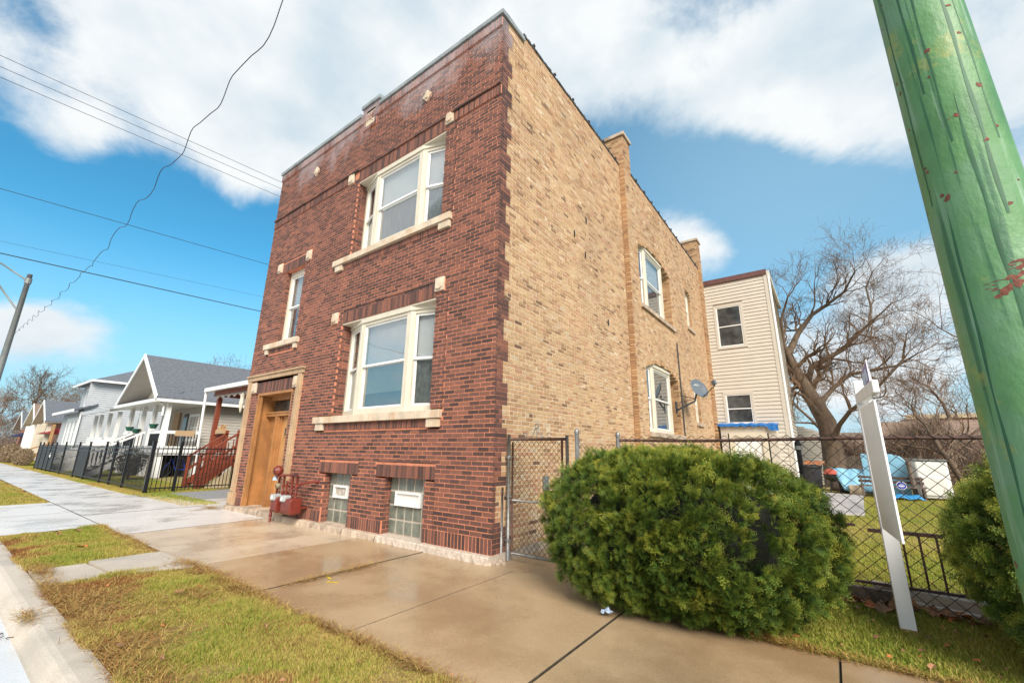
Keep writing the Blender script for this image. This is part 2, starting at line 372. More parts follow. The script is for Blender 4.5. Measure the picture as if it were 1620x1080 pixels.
class MB:
    def __init__(s): s.v = []; s.f = []; s.m = []; s.t = []; s.cur = 0; s.ct = 0.5
    def add(s, vs, fs):
        n = len(s.v); s.v += [tuple(x) for x in vs]; s.t += [s.ct] * len(vs)
        for f in fs: s.f.append(tuple(n + i for i in f)); s.m.append(s.cur)
    def box(s, x0, x1, y0, y1, z0, z1):
        if x0 > x1: x0, x1 = x1, x0
        if y0 > y1: y0, y1 = y1, y0
        if z0 > z1: z0, z1 = z1, z0
        s.add([(x0, y0, z0), (x1, y0, z0), (x1, y1, z0), (x0, y1, z0), (x0, y0, z1), (x1, y0, z1), (x1, y1, z1), (x0, y1, z1)], BOXF); return s
    def ob(s, O, u, n, a0, a1, b0, b1, z0, z1):
        """box along u (2d), normal n (2d) from origin O (x,y)"""
        vs = []
        for z in (z0, z1):
            for a, b in ((a0, b0), (a1, b0), (a1, b1), (a0, b1)):
                vs.append((O[0] + u[0] * a + n[0] * b, O[1] + u[1] * a + n[1] * b, z))
        s.add(vs, BOXF); return s
    def quad(s, *p): s.add(p, [tuple(range(len(p)))]); return s
    def bar(s, p, q, w, h=None, up=(0, 0, 1)):
        p = Vector(p); q = Vector(q); d = (q - p)
        if d.length < 1e-6: return s
        d.normalize(); h = w if h is None else h; up = Vector(up)
        if abs(d.dot(up)) > .98: up = Vector((0, 1, 0))
        a = d.cross(up).normalized() * (w / 2); b = a.cross(d).normalized() * (h / 2)
        s.add([p - a - b, p + a - b, p + a + b, p - a + b, q - a - b, q + a - b, q + a + b, q - a + b], BOXF); return s
    def tube(s, pts, r, n=8, caps=True):
        pts = [Vector(p) for p in pts]; rr = r if isinstance(r, (list, tuple)) else [r] * len(pts)
        base = len(s.v); ref = None
        for i, p in enumerate(pts):
            d = (pts[min(i + 1, len(pts) - 1)] - pts[max(i - 1, 0)])
            if d.length < 1e-9: d = Vector((0, 0, 1))
            d.normalize()
            if ref is None: ref = Vector((0, 0, 1)) if abs(d.z) < .9 else Vector((1, 0, 0))
            a = d.cross(ref); 
            if a.length < 1e-4: a = d.cross(Vector((0, 1, 0)))
            a.normalize(); b = a.cross(d).normalized(); ref = b
            for k in range(n):
                th = 2 * math.pi * k / n
                s.v.append(tuple(p + a * (math.cos(th) * rr[i]) + b * (math.sin(th) * rr[i]))); s.t.append(s.ct)
        for i in range(len(pts) - 1):
            for k in range(n):
                k2 = (k + 1) % n
                s.f.append((base + i * n + k, base + i * n + k2, base + (i + 1) * n + k2, base + (i + 1) * n + k)); s.m.append(s.cur)
        if caps:
            s.f.append(tuple(base + k for k in range(n))); s.m.append(s.cur)
            e = base + (len(pts) - 1) * n
            s.f.append(tuple(e + k for k in reversed(range(n)))); s.m.append(s.cur)
        return s
    def lathe(s, c, prof, n=16, axis='z'):
        c = Vector(c); base = len(s.v)
        for (r, h) in prof:
            for k in range(n):
                th = 2 * math.pi * k / n; a, b = math.cos(th) * r, math.sin(th) * r
                o = {'z': (a, b, h), 'y': (a, h, b), 'x': (h, a, b)}[axis]
                s.v.append(tuple(c + Vector(o))); s.t.append(s.ct)
        for i in range(len(prof) - 1):
            for k in range(n):
                k2 = (k + 1) % n
                s.f.append((base + i * n + k, base + i * n + k2, base + (i + 1) * n + k2, base + (i + 1) * n + k)); s.m.append(s.cur)
        s.f.append(tuple(base + k for k in range(n))); s.m.append(s.cur)
        e = base + (len(prof) - 1) * n; s.f.append(tuple(e + k for k in reversed(range(n)))); s.m.append(s.cur)
        return s
    def prism(s, poly, off):
        """poly: list of 3d points, extruded by vector off"""
        n = len(poly); off = Vector(off)
        vs = [Vector(p) for p in poly] + [Vector(p) + off for p in poly]
        fs = [tuple(range(n)), tuple(n + i for i in reversed(range(n)))] + [(i, i + n, (i + 1) % n + n, (i + 1) % n) for i in range(n)]
        s.add(vs, fs); return s
    def build(s, name, mats, parent=None, smooth=False, loc=None, bevel=0, kind=None):
        me = bpy.data.meshes.new(name)
        base = wloc(parent) if loc is None else Vector(loc)
        me.from_pydata([(a - base.x, b - base.y, c - base.z) for a, b, c in s.v], [], s.f)
        for m in (mats if isinstance(mats, (list, tuple)) else [mats]): me.materials.append(m)
        me.polygons.foreach_set('material_index', s.m)
        if smooth: me.polygons.foreach_set('use_smooth', [True] * len(s.f))
        a = me.attributes.new('tint', 'FLOAT', 'POINT'); a.data.foreach_set('value', s.t)
        me.update(); o = link(name, me, parent)
        if loc is not None: o.location = base - wloc(parent); WPOS[o.name] = base
        if bevel:
            b = o.modifiers.new('b', 'BEVEL'); b.width = bevel; b.segments = 2; b.limit_method = 'ANGLE'
        if kind: o['kind'] = kind
        return o
def copy_tree(o, parent=None, **kw):
    c = o.copy(); COL.objects.link(c); c.parent = parent; WPOS[c.name] = wloc(o).copy()
    for ch in list(o.children): copy_tree(ch, c)
    return c
# ---------------------------------------------------------------- the setting
def struct(o): o['kind'] = 'structure'; return o
m = MB(); m.box(-320, 320, -200, 320, -.5, -.16); struct(m.build('ground', M_FARG))
m = MB(); m.box(-220, 120, -14, -4.55, -.155, -.125); struct(m.build('road', M_ROAD))
# kerb : rounded stone run in 3 m lengths, then a gutter pan

def kerb_prof(x0, x1):
    pr = [(-3.72, -.15), (-3.72, .0), (-3.86, .0), (-3.90, -.012), (-3.935, -.04), (-3.955, -.085), (-3.975, -.112), (-3.99, -.118), (-3.99, -.15)]
    m = MB(); m.prism([(x0, y, z) for y, z in pr], (x1 - x0, 0, 0)); return m
ke = bpy.data.objects.new('kerb', None); COL.objects.link(ke); ke['kind'] = 'structure'
for xa, xb in [(-80, -50), (-50, -30), (-30, -22), (-22, -17), (-17, -12.9)] + [(-7.3, -4.25), (-4.25, -2.2), (-2.2, .8), (.8, 3.8), (3.8, 6.8), (6.8, 12), (12, 60)]:
    kerb_prof(xa + .006, xb - .006).build('kerb_stone', M_KERB, ke)
m = MB(); m.box(-80, 60, -4.57, -3.988, -.155, -.119); m.build('gutter_pan', M_ROAD, ke)
m = MB(); m.prism([(-12.9, -3.72, -.1), (-12.9, -4.56, -.16), (-12.9, -4.56, -.12), (-12.9, -3.95, -.09), (-12.9, -3.72, -.02)], (5.6, 0, 0)); m.build('dropped_kerb', M_KERB, ke)

# sidewalk in separate slabs
walk = bpy.data.objects.new('sidewalk', None); COL.objects.link(walk); walk['kind'] = 'structure'
def slab(x0, x1, y0, y1, mt, z=0., parent=walk, name='slab'):
    m = MB(); g = random.uniform(.005, .008); c = .004
    x0 += g; x1 -= g; y0 += g; y1 -= g
    z += random.uniform(-.003, .004)
    vs = [(x0, y0, z - .12), (x1, y0, z - .12), (x1, y1, z - .12), (x0, y1, z - .12), (x0, y0, z - c), (x1, y0, z - c), (x1, y1, z - c), (x0, y1, z - c),
          (x0 + c, y0 + c, z), (x1 - c, y0 + c, z), (x1 - c, y1 - c, z), (x0 + c, y1 - c, z)]
    m.add(vs, [(0, 1, 5, 4), (1, 2, 6, 5), (2, 3, 7, 6), (3, 0, 4, 7), (4, 5, 9, 8), (5, 6, 10, 9), (6, 7, 11, 10), (7, 4, 8, 11), (8, 9, 10, 11)])
    m.m = [1] * 8 + [0]
    return m.build(name, [mt, M_DIRT], parent)
x = 3.66 + 1.62 * 5
xs = []
while x > -70: xs.append(x); x -= 1.62
for i in range(len(xs) - 1):
    a, b = xs[i + 1], xs[i]
    ymax = -.42 if a > 1.2 else (-.04 if a > -8 else -.60)
    if a > -12.9 and a < -8: ymax = -.1
    slab(a, b, -2.43, ymax, M_WALK if a > -3 else (M_WALKM if a > -6.2 else M_WALKG))  # slabs turn paler leftward, sky reflection put into their colour
slab(-.05, 1.3, -.42, 1.5, M_WALK, -.004)
slab(1.3, 1.7, -.42, 1.0, M_WALK, -.012)
m = MB(); m.box(-80, 14, -2.44, -.06, -.14, -.02); m.build('joint_filler', simple('dark_joint_filler', (.07, .05, .03), .95, .4, 20), walk)
# driveway apron across the parkway, and its inner slab
ap = bpy.data.objects.new('driveway_apron', None); COL.objects.link(ap); ap['kind'] = 'structure'
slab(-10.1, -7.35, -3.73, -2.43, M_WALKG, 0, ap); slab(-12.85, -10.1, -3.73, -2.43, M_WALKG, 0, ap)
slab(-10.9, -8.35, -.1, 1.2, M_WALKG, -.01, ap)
m = MB(); m.box(-13.9, -8.32, -.6, 40, -.1, -.014); struct(m.build('gravel_drive', M_GRAVEL))
pl = bpy.data.objects.new('carriage_walk', None); COL.objects.link(pl); pl['kind'] = 'structure'
m = MB(); m.prism([(-4.05, -3.70, -.1), (-3.12, -3.70, -.1), (-3.08, -3.15, -.1), (-4.02, -3.22, -.1)], (0, 0, .104)); m.build('slab', M_KERB, pl)
m = MB(); m.prism([(-4.02, -3.19, -.1), (-3.06, -3.13, -.1), (-2.75, -2.44, -.1), (-4.0, -2.46, -.1)], (0, 0, .122)); m.build('slab', M_KERB, pl)
# soil beds that carry the grass
def bed(name, poly, z0=-.14, z1=-.012, mt=M_SOIL):
    m = MB(); m.prism([(x, y, z0) for x, y in poly], (0, 0, z1 - z0)); return struct(m.build(name, mt))
bed('parkway_soil', [(-3.0, -3.715), (12, -3.715), (12, -2.44), (-2.7, -2.44)])
bed('parkway_soil', [(-7.32, -3.715), (-4.06, -3.715), (-4.03, -2.44), (-7.32, -2.44)])
bed('parkway_soil', [(-70, -3.715), (-12.88, -3.715), (-12.88, -2.44), (-70, -2.44)])
bed('side_lawn_soil', [(1.7, -.415), (14, -.415), (14, 26), (.35, 26), (.35, 1.5), (1.7, 1.5)], mt=M_LAWN)
bed('left_lawn_soil', [(-70, -.59), (-13.92, -.59), (-13.92, 14), (-70, 14)], mt=M_LAWN)

# ---------------------------------------------------------------- grass : real blades
def fbm(x, y, s=1., seed=0):
    r = np.zeros_like(x)
    g = np.random.default_rng(seed)
    for i in range(9):
        a = g.uniform(0, 2 * np.pi); f = s * (1.35 ** i) * g.uniform(.8, 1.2); p = g.uniform(0, 6.28)
        r += np.sin((x * np.cos(a) + y * np.sin(a)) * f + p + 1.4 * np.sin((y * np.cos(a) - x * np.sin(a)) * f * .6)) * (.83 ** i)
    return r / 3.0
def grass(name, boxes, label, colf, zf=0., hmul=1., wmul=1., hfun=None):
    P = []
    for (x0, x1, y0, y1, dn) in boxes:
        n = int((x1 - x0) * (y1 - y0) * dn)
        P.append(np.stack([RNG.uniform(x0, x1, n), RNG.uniform(y0, y1, n)], 1))
    P = np.concatenate(P); n = len(P); x, y = P[:, 0], P[:, 1]
    t, keep, flat = colf(x, y)
    P = P[keep]; t = t[keep]; flat = flat[keep]; n = len(P); x, y = P[:, 0], P[:, 1]
    h = RNG.uniform(.018, .055, n) * hmul * np.where(flat, .5, 1)
    if hfun is not None: h = h * hfun(x, y)
    w = RNG.uniform(.0013, .0028, n) * wmul
    az = RNG.uniform(0, 2 * np.pi, n); la = RNG.uniform(0, 2 * np.pi, n)
    lean = RNG.uniform(.1, .9, n) * np.where(flat, 2.6, 1) * h
    dx, dy = np.cos(az) * w, np.sin(az) * w
    lx, ly = np.cos(la) * lean, np.sin(la) * lean
    z0 = np.full(n, -.014 + zf)
    V = np.empty((n, 5, 3))
    V[:, 0] = np.stack([x - dx, y - dy, z0], 1); V[:, 1] = np.stack([x + dx, y + dy, z0], 1)
    V[:, 2] = np.stack([x + dx * .8 + lx * .35, y + dy * .8 + ly * .35, z0 + h * .6], 1)
    V[:, 3] = np.stack([x - dx * .8 + lx * .35, y - dy * .8 + ly * .35, z0 + h * .6], 1)
    V[:, 4] = np.stack([x + lx, y + ly, z0 + h], 1)
    b = np.arange(n)[:, None] * 5
    F = np.concatenate([b + np.array([[0, 1, 2]]), b + np.array([[0, 2, 3]]), b + np.array([[3, 2, 4]])])
    o = npmesh(name, V.reshape(-1, 3), F, M_GRASS, tint=np.repeat(t, 5))
    setp(o, label, 'grass', kind='stuff'); return o
def park_col(x, y):
    n = fbm(x, y, 1.6, 3) * .5 + fbm(x, y, 5, 5) * .3
    e = np.minimum(np.minimum(y + 3.74, -2.42 - y), .6)
    # worn, brown edges near kerb and walk ; green heart
    t = .57 + .34 * n + RNG.normal(0, .13, len(x)) - .6 * np.exp(-e / .13) * (.6 + .5 * fbm(x, y, 3, 8))
    br = (fbm(x, y, 2.6, 12) > .28); t = np.where(br, t - .36, t); t = t + np.where(RNG.random(len(t)) < .12, -.3, 0)
    return np.clip(t, 0, 1), RNG.uniform(0, 1, len(x)) < .97, (t < .3)
edge = lambda x, y: np.clip(.85 + .8 * fbm(x, y, 4, 21), .25, 2)
grass('parkway_grass', [(-3.1, 1.9, -3.76, -2.40, 27000), (1.9, 6, -3.76, -2.40, 8000)], 'green and brown winter grass between kerb and sidewalk', park_col, hfun=edge)
grass('parkway_grass', [(-7.4, -4.0, -3.76, -2.40, 15000)], 'grass patch between the driveway and the short concrete walk', park_col, wmul=1.3, hfun=edge)
grass('parkway_grass', [(-22, -12.7, -3.7, -2.45, 4500), (-60, -22, -3.7, -2.45, 900)], 'grass strip by the kerb beyond the driveway apron', park_col, wmul=2.4)
def yard_col(x, y):
    n = fbm(x, y, .8, 31) * .5 + fbm(x, y, 3, 35) * .3
    t = .64 + .22 * n + RNG.normal(0, .12, len(x))
    return np.clip(t, 0, 1), np.hypot((x - 2.4) / 1.5, y / .9) > .52, t < .25
grass('yard_grass', [(1.7, 5.6, -.44, 1.6, 14000), (1.3, 8, 1.6, 5, 5200), (0.6, 9, 5, 17, 1700)], 'yellow green lawn running from the sidewalk back beside the brick building', yard_col, wmul=1.5)
def left_col(x, y):
    t = .66 + .2 * fbm(x, y, .8, 41) + RNG.normal(0, .1, len(x)) - .3 * np.exp(-np.abs(y + .45) / .25)
    return np.clip(t, 0, 1), np.ones(len(x), bool), t < .2
grass('front_yard_grass', [(-22, -13.7, -.68, 1.7, 4200), (-60, -22, -.68, 2.0, 1300), (-13.7, -9.5, -.55, .3, 1500)], 'thin grass along the black fence and in the front yards', left_col, wmul=2.2)
# dead stalk mats : reddish brown weeds lying along kerb and walk edges
def mats_(name, pts, label):
    V = []; F = []; T = []
    for (cx, cy, sx, sy, n) in pts:
        for i in range(n):
            a = random.gauss(0, 1) * .5; b = random.gauss(0, 1) * .5
            p = Vector((cx + a * sx, cy + b * sy, random.uniform(-.005, .03))); an = random.uniform(0, 6.28); L = random.uniform(.03, .11)
            q = p + Vector((math.cos(an) * L, math.sin(an) * L, random.uniform(-.01, .035))); w = Vector((-math.sin(an), math.cos(an), 0)) * .0022
            k = len(V); V += [p - w, p + w, q + w * .5, q - w * .5]; F.append((k, k + 1, k + 2, k + 3)); T += [random.uniform(0, .42)] * 4
    o = npmesh(name, [tuple(v) for v in V], F, M_GRASS, tint=T); setp(o, label, 'dead weeds', kind='stuff')
mats_('dead_weeds', [(-2.3, -2.45, 1.0, .11, 2300), (-1.3, -2.45, .8, .09, 1300), (-2.9, -3.66, .5, .09, 900), (-1.6, -3.62, 1.6, .13, 2400), (-.3, -3.58, 1.2, .16, 2200), (-2.2, -3.45, .5, .3, 900), (-.9, -3.35, .9, .25, 900), (-.2, -2.8, .6, .2, 500), (-1.6, -2.8, .4, .15, 500), (-3.9, -3.62, .5, .1, 900), (-3.0, -2.5, .3, .15, 500), (.8, -2.43, 1.4, .05, 1200), (-1.9, -3.2, .9, .3, 900),
     (-5.5, -2.5, 1.6, .12, 900), (3.2, -.42, .5, .06, 1100), (4.2, -.44, .8, .04, 700), (-2.0, -3.92, .25, .06, 260)], 'matted reddish brown dead weeds along the kerb and sidewalk edges')
mats_('crack_grass', [(-1.15, -1.1 - .28 * i, .04, .3, 150) for i in range(4)] + [(-8.6, -.25, .5, .15, 500)], 'straw coloured dead grass growing in a sidewalk joint')

# ---------------------------------------------------------------- the brick building
bld = thing('brick_building', 'two storey brick building with dark red front, tan brick side and white framed bay windows', 'building', (-4.1, 7, 0))
CH = .0667; BL = .2125; JT = .0155
def sub_iv(iv, holes):
    out = [iv]
    for (a, b) in holes:
        nx = []
        for (p, q) in out:
            if b <= p or a >= q: nx.append((p, q)); continue
            if a > p: nx.append((p, a))
            if b < q: nx.append((b, q))
        out = nx
    return out
def field(u0f, u1f, z0, z1, holes, phase=0., headers=0, mb=None):
    """running bond : list of (ua, ub, z, z+h, course)"""
    res = []; mort = []
    n = int(round((z1 - z0) / CH))
    for c in range(n):
        za = z0 + c * CH; zm = za + CH / 2
        ua, ub = u0f(zm, c), u1f(zm, c)
        hs = holes(zm, c)
        off = phase + (BL / 2 if c % 2 else 0) + (.01 * math.sin(c * 1.7))
        L = BL; hd = headers and (c % headers == 0)
        if hd: L = BL / 2
        for (p, q) in sub_iv((ua, ub), hs):
            mort.append((p, q, za, za + CH))
            k = math.floor((p - off) / L); s = off + k * L
            while s < q:
                a = max(s, p) + (JT / 2 if s > p else -.004); b = min(s + L, q) - (JT / 2 if s + L < q else -.004)
                if b - a > .028: res.append((a, b, za + JT * .5, za + CH - JT * .5, c))
                s += L
    return res, mort
def boxes_np(B):
    """B : (n,6) x0 x1 y0 y1 z0 z1"""
    B = np.asarray(B, dtype=np.float64); n = len(B)
    ix = [(0, 2, 4), (1, 2, 4), (1, 3, 4), (0, 3, 4), (0, 2, 5), (1, 2, 5), (1, 3, 5), (0, 3, 5)]
    V = np.stack([B[:, list(i)] for i in ix], 1).reshape(-1, 3)
    F = (np.arange(n)[:, None, None] * 8 + np.array(BOXF)[None]).reshape(-1, 4)
    return V, F
PALETTE = {}
def tintr(pw=1.15): return random.random() ** pw
def brickset(parent, B, T, mat_, name, near=280, noun='brick'):
    """nearest bricks as single parts, the rest one mesh"""
    B = np.array(B); T = np.array(T)
    c = np.stack([(B[:, 0] + B[:, 1]) / 2, (B[:, 2] + B[:, 3]) / 2, (B[:, 4] + B[:, 5]) / 2], 1)
    d = np.linalg.norm(c - np.array(CAMP), axis=1)
    od = np.argsort(d); nr = od[:near]; rs = od[near:]
    V, F = boxes_np(B[rs]); V = V + RNG.normal(0, .0009, V.shape)
    o = npmesh(name, V, F, mat_, parent, tint=np.repeat(T[rs], 8)); o['kind'] = 'stuff'
    pw = wloc(parent)
    for i in nr:
        b = B[i]; dim = (round(b[1] - b[0], 2), round(b[3] - b[2], 3), round(b[5] - b[4], 3)); tq = round(T[i] * 9) / 9
        key = (dim, tq, mat_.name)
        if key not in PALETTE:
            me = bpy.data.meshes.new(noun); x, y, z = dim[0] / 2, dim[1] / 2, dim[2] / 2
            j = lambda: random.uniform(-.0013, .0013)
            me.from_pydata([(sx * x + j(), sy * y + j(), sz * z + j()) for sz in (-1, 1) for sx, sy in ((-1, -1), (1, -1), (1, 1), (-1, 1))], [], BOXF)
            me.materials.append(mat_); a = me.attributes.new('tint', 'FLOAT', 'POINT'); a.data.foreach_set('value', [tq] * 8); me.update(); PALETTE[key] = me
        q = bpy.data.objects.new(noun, PALETTE[key]); COL.objects.link(q); q.parent = parent
        q.location = Vector(c[i]) - pw
XL = -8.3
# front openings and everything that interrupts the running bond : x0 x1 z0 z1
W1 = (-4.2, -1.35, 2.07, 4.02); W2 = (-4.2, -1.35, 5.57, 7.47); W3 = (-7.12, -6.17, 4.0, 5.93)
B1 = (-4.21, -3.33, .10, 1.0); B2 = (-2.36, -1.36, .10, 1.0); DR = (-7.62, -5.9, .10, 2.76)
LINT = [(-4.2, -1.35, 4.02, 4.26), (-4.2, -1.35, 7.47, 7.75), (-7.35, -6.15, 5.93, 6.2), (-4.42, -3.12, 1.0, 1.2), (-2.6, -1.14, 1.0, 1.2), (-7.75, -5.78, 2.76, 3.04)]
SILLS = [(-4.77, -1.06, 1.94, 2.07), (-4.77, -1.06, 5.44, 5.57), (-7.62, -5.95, 3.87, 4.0)]
SROW = [(-4.4, -1.38, 1.80, 1.935), (-4.4, -1.38, 5.30, 5.435), (-7.4, -6.15, 3.75, 3.865)]
CORB = [(-4.68, -4.41, 1.80, 1.935), (-1.37, -1.09, 1.80, 1.935), (-4.68, -4.41, 5.30, 5.435), (-1.37, -1.09, 5.30, 5.435), (-7.55, -7.41, 3.74, 3.865), (-6.14, -6.0, 3.74, 3.865)]
STONES = [(-1.27, 4.24), (-4.48, 4.18), (-1.26, 7.70), (-4.50, 7.66), (-7.48, 6.12), (-6.03, 6.12)]
BANDZ = (7.56, 7.76)
def fholes(z, c):
    h = []
    for (a, b, p, q) in [W1, W2, W3, B1, B2, DR] + LINT + SILLS + SROW + CORB:
        if p - CH * .45 < z < q + CH * .1: h.append((a, b))
    for (sx, sz) in STONES:
        if abs(z - sz) < .15: h.append((sx - .13, sx + .13))
    if BANDZ[0] - .02 < z < BANDZ[1] + .05: h += [(XL, -4.2), (-1.35, .1)]
    if z < 3.24: h += [(XL, -8.0), (-5.70, -5.50)]
    if 3.04 < z < 3.24: h.append((XL, -5.5))
    if 2.76 < z < 3.08: h += [(-8.0, -7.7), (-5.9, -5.7)]
    for dx in (-1.98, -6.27):
        w = .15 - abs(z - 8.63) + .01
        if w > 0: h.append((dx - w, dx + w))
    if abs(z - 9.14) < .27: h.append((-4.25, -3.75))
    for (jx, a, b) in ((-1.075, 2.07, 4.1), (-1.075, 5.57, 7.55), (-5.96, 4.0, 6.0), (-1.14, .3, 1.0)):
        if a < z < b: h.append((jx - .009, jx + .009))
    return h
ZT = .30 + CH * 135
br, mo = field(lambda z, c: XL, lambda z, c: 0., .30, ZT, fholes, .03)
fw = None
def mort_mesh(name, mo, mapf, mat_, parent):
    B = [mapf(a, b, z0, z1) for (a, b, z0, z1) in mo]
    V, F = boxes_np(B); return npmesh(name, V, F, mat_, parent)
# mortar body also has to back the special rows
mo2 = [(a, b, p, q + .06) for (a, b, p, q) in LINT] + [(a, b, p - .06, q) for (a, b, p, q) in SROW] + [(XL, -4.2, 7.54, 7.82), (-1.35, 0, 7.54, 7.82)]
for (a, b) in sub_iv((-5.5, 0.), [(B1[0], B1[1]), (B2[0], B2[1])]): mo2.append((a, b, .095, .30))
mo2 += [(-8.0, -7.62, .1, .30), (-8.0, -7.7, 2.76, 3.08), (-5.9, -5.7, 2.76, 3.08), (-5.9, -5.7, .1, .3), (-8.29, -5.5, 3.03, 3.25), (-8.29, -8.0, .1, 3.04), (-5.70, -5.50, .1, 3.04)] + [(a, b, z0 - .06, z1) for (a, b, z0, z1) in SILLS]
mo2 += [(s - .13, s + .13, z - .16, z + .16) for s, z in STONES] + [(-2.14, -1.82, 8.45, 8.8), (-6.43, -6.11, 8.45, 8.8), (-4.25, -3.75, 8.86, 9.42)] + CORB + [(XL, 0, ZT, ZT + .04)]
fw = mort_mesh('front_wall', mo + mo2, lambda a, b, z0, z1: (a, min(b, -.006), .0035, .30, z0, z1), M_MORT_R, bld)
FB = []; FT = []; MOX = []
for (a, b, z0, z1, c) in br:
    j = random.uniform(-.0025, .001); FB.append((a, b, j, .03, z0, z1)); FT.append(tintr())
def soldiers(x0, x1, z0, z1, proud=0., pitch=CH):
    n = max(1, round((x1 - x0) / pitch)); w = (x1 - x0) / n
    for i in range(n):
        FB.append((x0 + i * w + .007, x0 + (i + 1) * w - .007, -proud + random.uniform(-.003, .001), .03, z0 + .005, z1 - .005)); FT.append(random.random() ** .9)
    if proud > .006: MOX.append((x0 + .004, x1 - .004, -proud + .005, .02, z0 + .004, z1 - .004))
for l in LINT: soldiers(*l, proud=.004)
for l in SROW: soldiers(*l, proud=.01)
soldiers(XL, -4.64, *BANDZ, proud=.02); soldiers(-1.12, 0, *BANDZ, proud=.02)
def row(x0, x1, z0, z1, proud):
    s = x0
    while s < x1 - .03:
        FB.append((s + .004, min(s + BL, x1) - .004, -proud + random.uniform(-.002, .002), .03, z0 + .004, z1 - .004)); FT.append(tintr()); s += BL
row(XL, -4.2, 7.77, 7.82, .05); row(-1.35, 0, 7.77, 7.82, .05); row(-4.2, -1.35, 7.76, 7.82, .03)
soldiers(XL, 0, ZT + .01 - .21, ZT + .0, proud=.03)
for (a, b) in sub_iv((-5.48, 0.), [(B1[0], B1[1]), (B2[0], B2[1])]): soldiers(a, b, .10, .30)
soldiers(-7.98, -7.63, .1, .3); soldiers(-5.88, -5.7, .1, .3)
# frame of bricks round the square parapet stone
soldiers(-4.25, -3.75, 8.87, 8.95, .02); soldiers(-4.25, -4.17, 8.95, 9.4, .02, .2); soldiers(-3.83, -3.75, 8.95, 9.4, .02, .2)
# reveals of the openings : brick jambs turned into the wall
for (o_, dp) in ((W1, .29), (W2, .29), (W3, .16), (B1, .17), (B2, .17)):
    z = o_[2]; c = 0
    while z < o_[3] - .03:
        for s in (-1, 1):
            xx = o_[0] if s < 0 else o_[1]
            for (ya, yb) in (((.032, .105), (.117, dp)) if c % 2 and dp > .13 else ((.032, dp),)):
                FB.append((xx - .012 if s < 0 else xx - .006, xx + .006 if s < 0 else xx + .012, ya, yb, z + .006, z + CH - .006)); FT.append(tintr())
        z += CH; c += 1
V, F = boxes_np(MOX); npmesh('band_mortar', V, F, M_MORT_R, fw)['kind'] = 'stuff'
brickset(fw, FB, FT, M_FACE, 'far_face_bricks', 280, 'brick')

# ---- side wall (x = 0 plane, then a thicker wall B at x = .15)
SW0, SW1, SB = 5.55, 14.15, .15
def quoin(z, c):
    if .52 < z < .98: return .07
    return .19 if (c // 5) % 2 else .31
def sholesA(z, c): return []
brA, moA = field(lambda z, c: quoin(z, c), lambda z, c: SW0, .10, 9.52, sholesA, .05, headers=7)
ARCH = [(6.25, 9.3, 1.95, 3.68, .26), (6.25, 9.3, 5.45, 7.28, .26), (11.3, 12.1, 2.48, 3.75, .14), (11.3, 12.1, 6.02, 7.45, .14)]
def arch_hw(A, z, grow=0.):
    y0, y1, z0, z1, r = A; w = (y1 - y0) / 2; cy = (y0 + y1) / 2
    if z < z0: return None
    if z <= z1: return (y0, y1) if True else None
    Rr_ = (w * w + r * r) / (2 * r); cz = z1 + r - Rr_
    q = (Rr_ + grow) ** 2 - (z - cz) ** 2
    if q <= 0 or z > z1 + r + grow: return None
    h = min(math.sqrt(q), w + grow); return (cy - h, cy + h)
def sholesB(z, c):
    h = []
    for A in ARCH:
        g = arch_hw(A, z, .11)
        if g: h.append(g if z > A[3] else (A[0], A[1]))
        if A[2] - .11 < z <= A[2] + .03: h.append((A[0] - .02, A[1] + .12))
    return h
def mholesB(z, c):
    h = []
    for A in ARCH:
        g = arch_hw(A, z, 0)
        if g: h.append(g)
    return h
brB, _ = field(lambda z, c: SW0, lambda z, c: SW1, .10, 9.44, sholesB, .02, headers=7)
_, moB = field(lambda z, c: SW0, lambda z, c: SW1, .10, 9.44, mholesB, .02)
sw = None
Bm = [(-.30, -.0045, a, b, z0, z1) for (a, b, z0, z1) in moA] + [(-.30, SB - .0045, a, b, z0, z1) for (a, b, z0, z1) in moB]
Bm += [(-.3, SB - .012, SW1, 15., .1, 9.4), (-.012 - .28, -.012, .02, .32, .10, 9.45)]
V, F = boxes_np(Bm); sw = npmesh('side_wall', V, F, M_MORT_C, bld)
SBk = []; ST = []
for (a, b, z0, z1, c) in brA:
    SBk.append((-.03, random.uniform(-.004, .002), a, b, z0, z1)); ST.append(random.random())
for (a, b, z0, z1, c) in brB:
    SBk.append((SB - .03, SB + random.uniform(-.004, .002), a, b, z0, z1)); ST.append(random.random())
# return of the thick wall, facing the street, toothed
z = .1; c = 0
while z < 9.5:
    x0 = 0.012; SBk.append((x0, SB - (.0 if c % 2 else .012), SW0 - .02, SW0 + .03, z + .006, z + CH - .006)); ST.append(random.uniform(.02, .3) if c % 2 else random.random() * .6); z += CH; c += 1
# jambs inside the side openings (far side faces the street)
for A in ARCH:
    z = A[2]; c = 0
    while z < A[3] + .1:
        for (xa, xb) in (((-.22, -.12), (-.11, .02), (.03, SB - .01)) if c % 2 else ((-.22, -.03), (-.02, SB - .01))):
            SBk.append((xa, xb, A[1] - .012, A[1] + .01, z + .006, z + CH - .006)); ST.append(random.uniform(0, .5))
            SBk.append((xa, xb, A[0] - .01, A[0] + .012, z + .006, z + CH - .006)); ST.append(random.uniform(0, .5))
        z += CH; c += 1
brickset(sw, SBk, ST, M_COMMON, 'far_common_bricks', 280, 'brick')
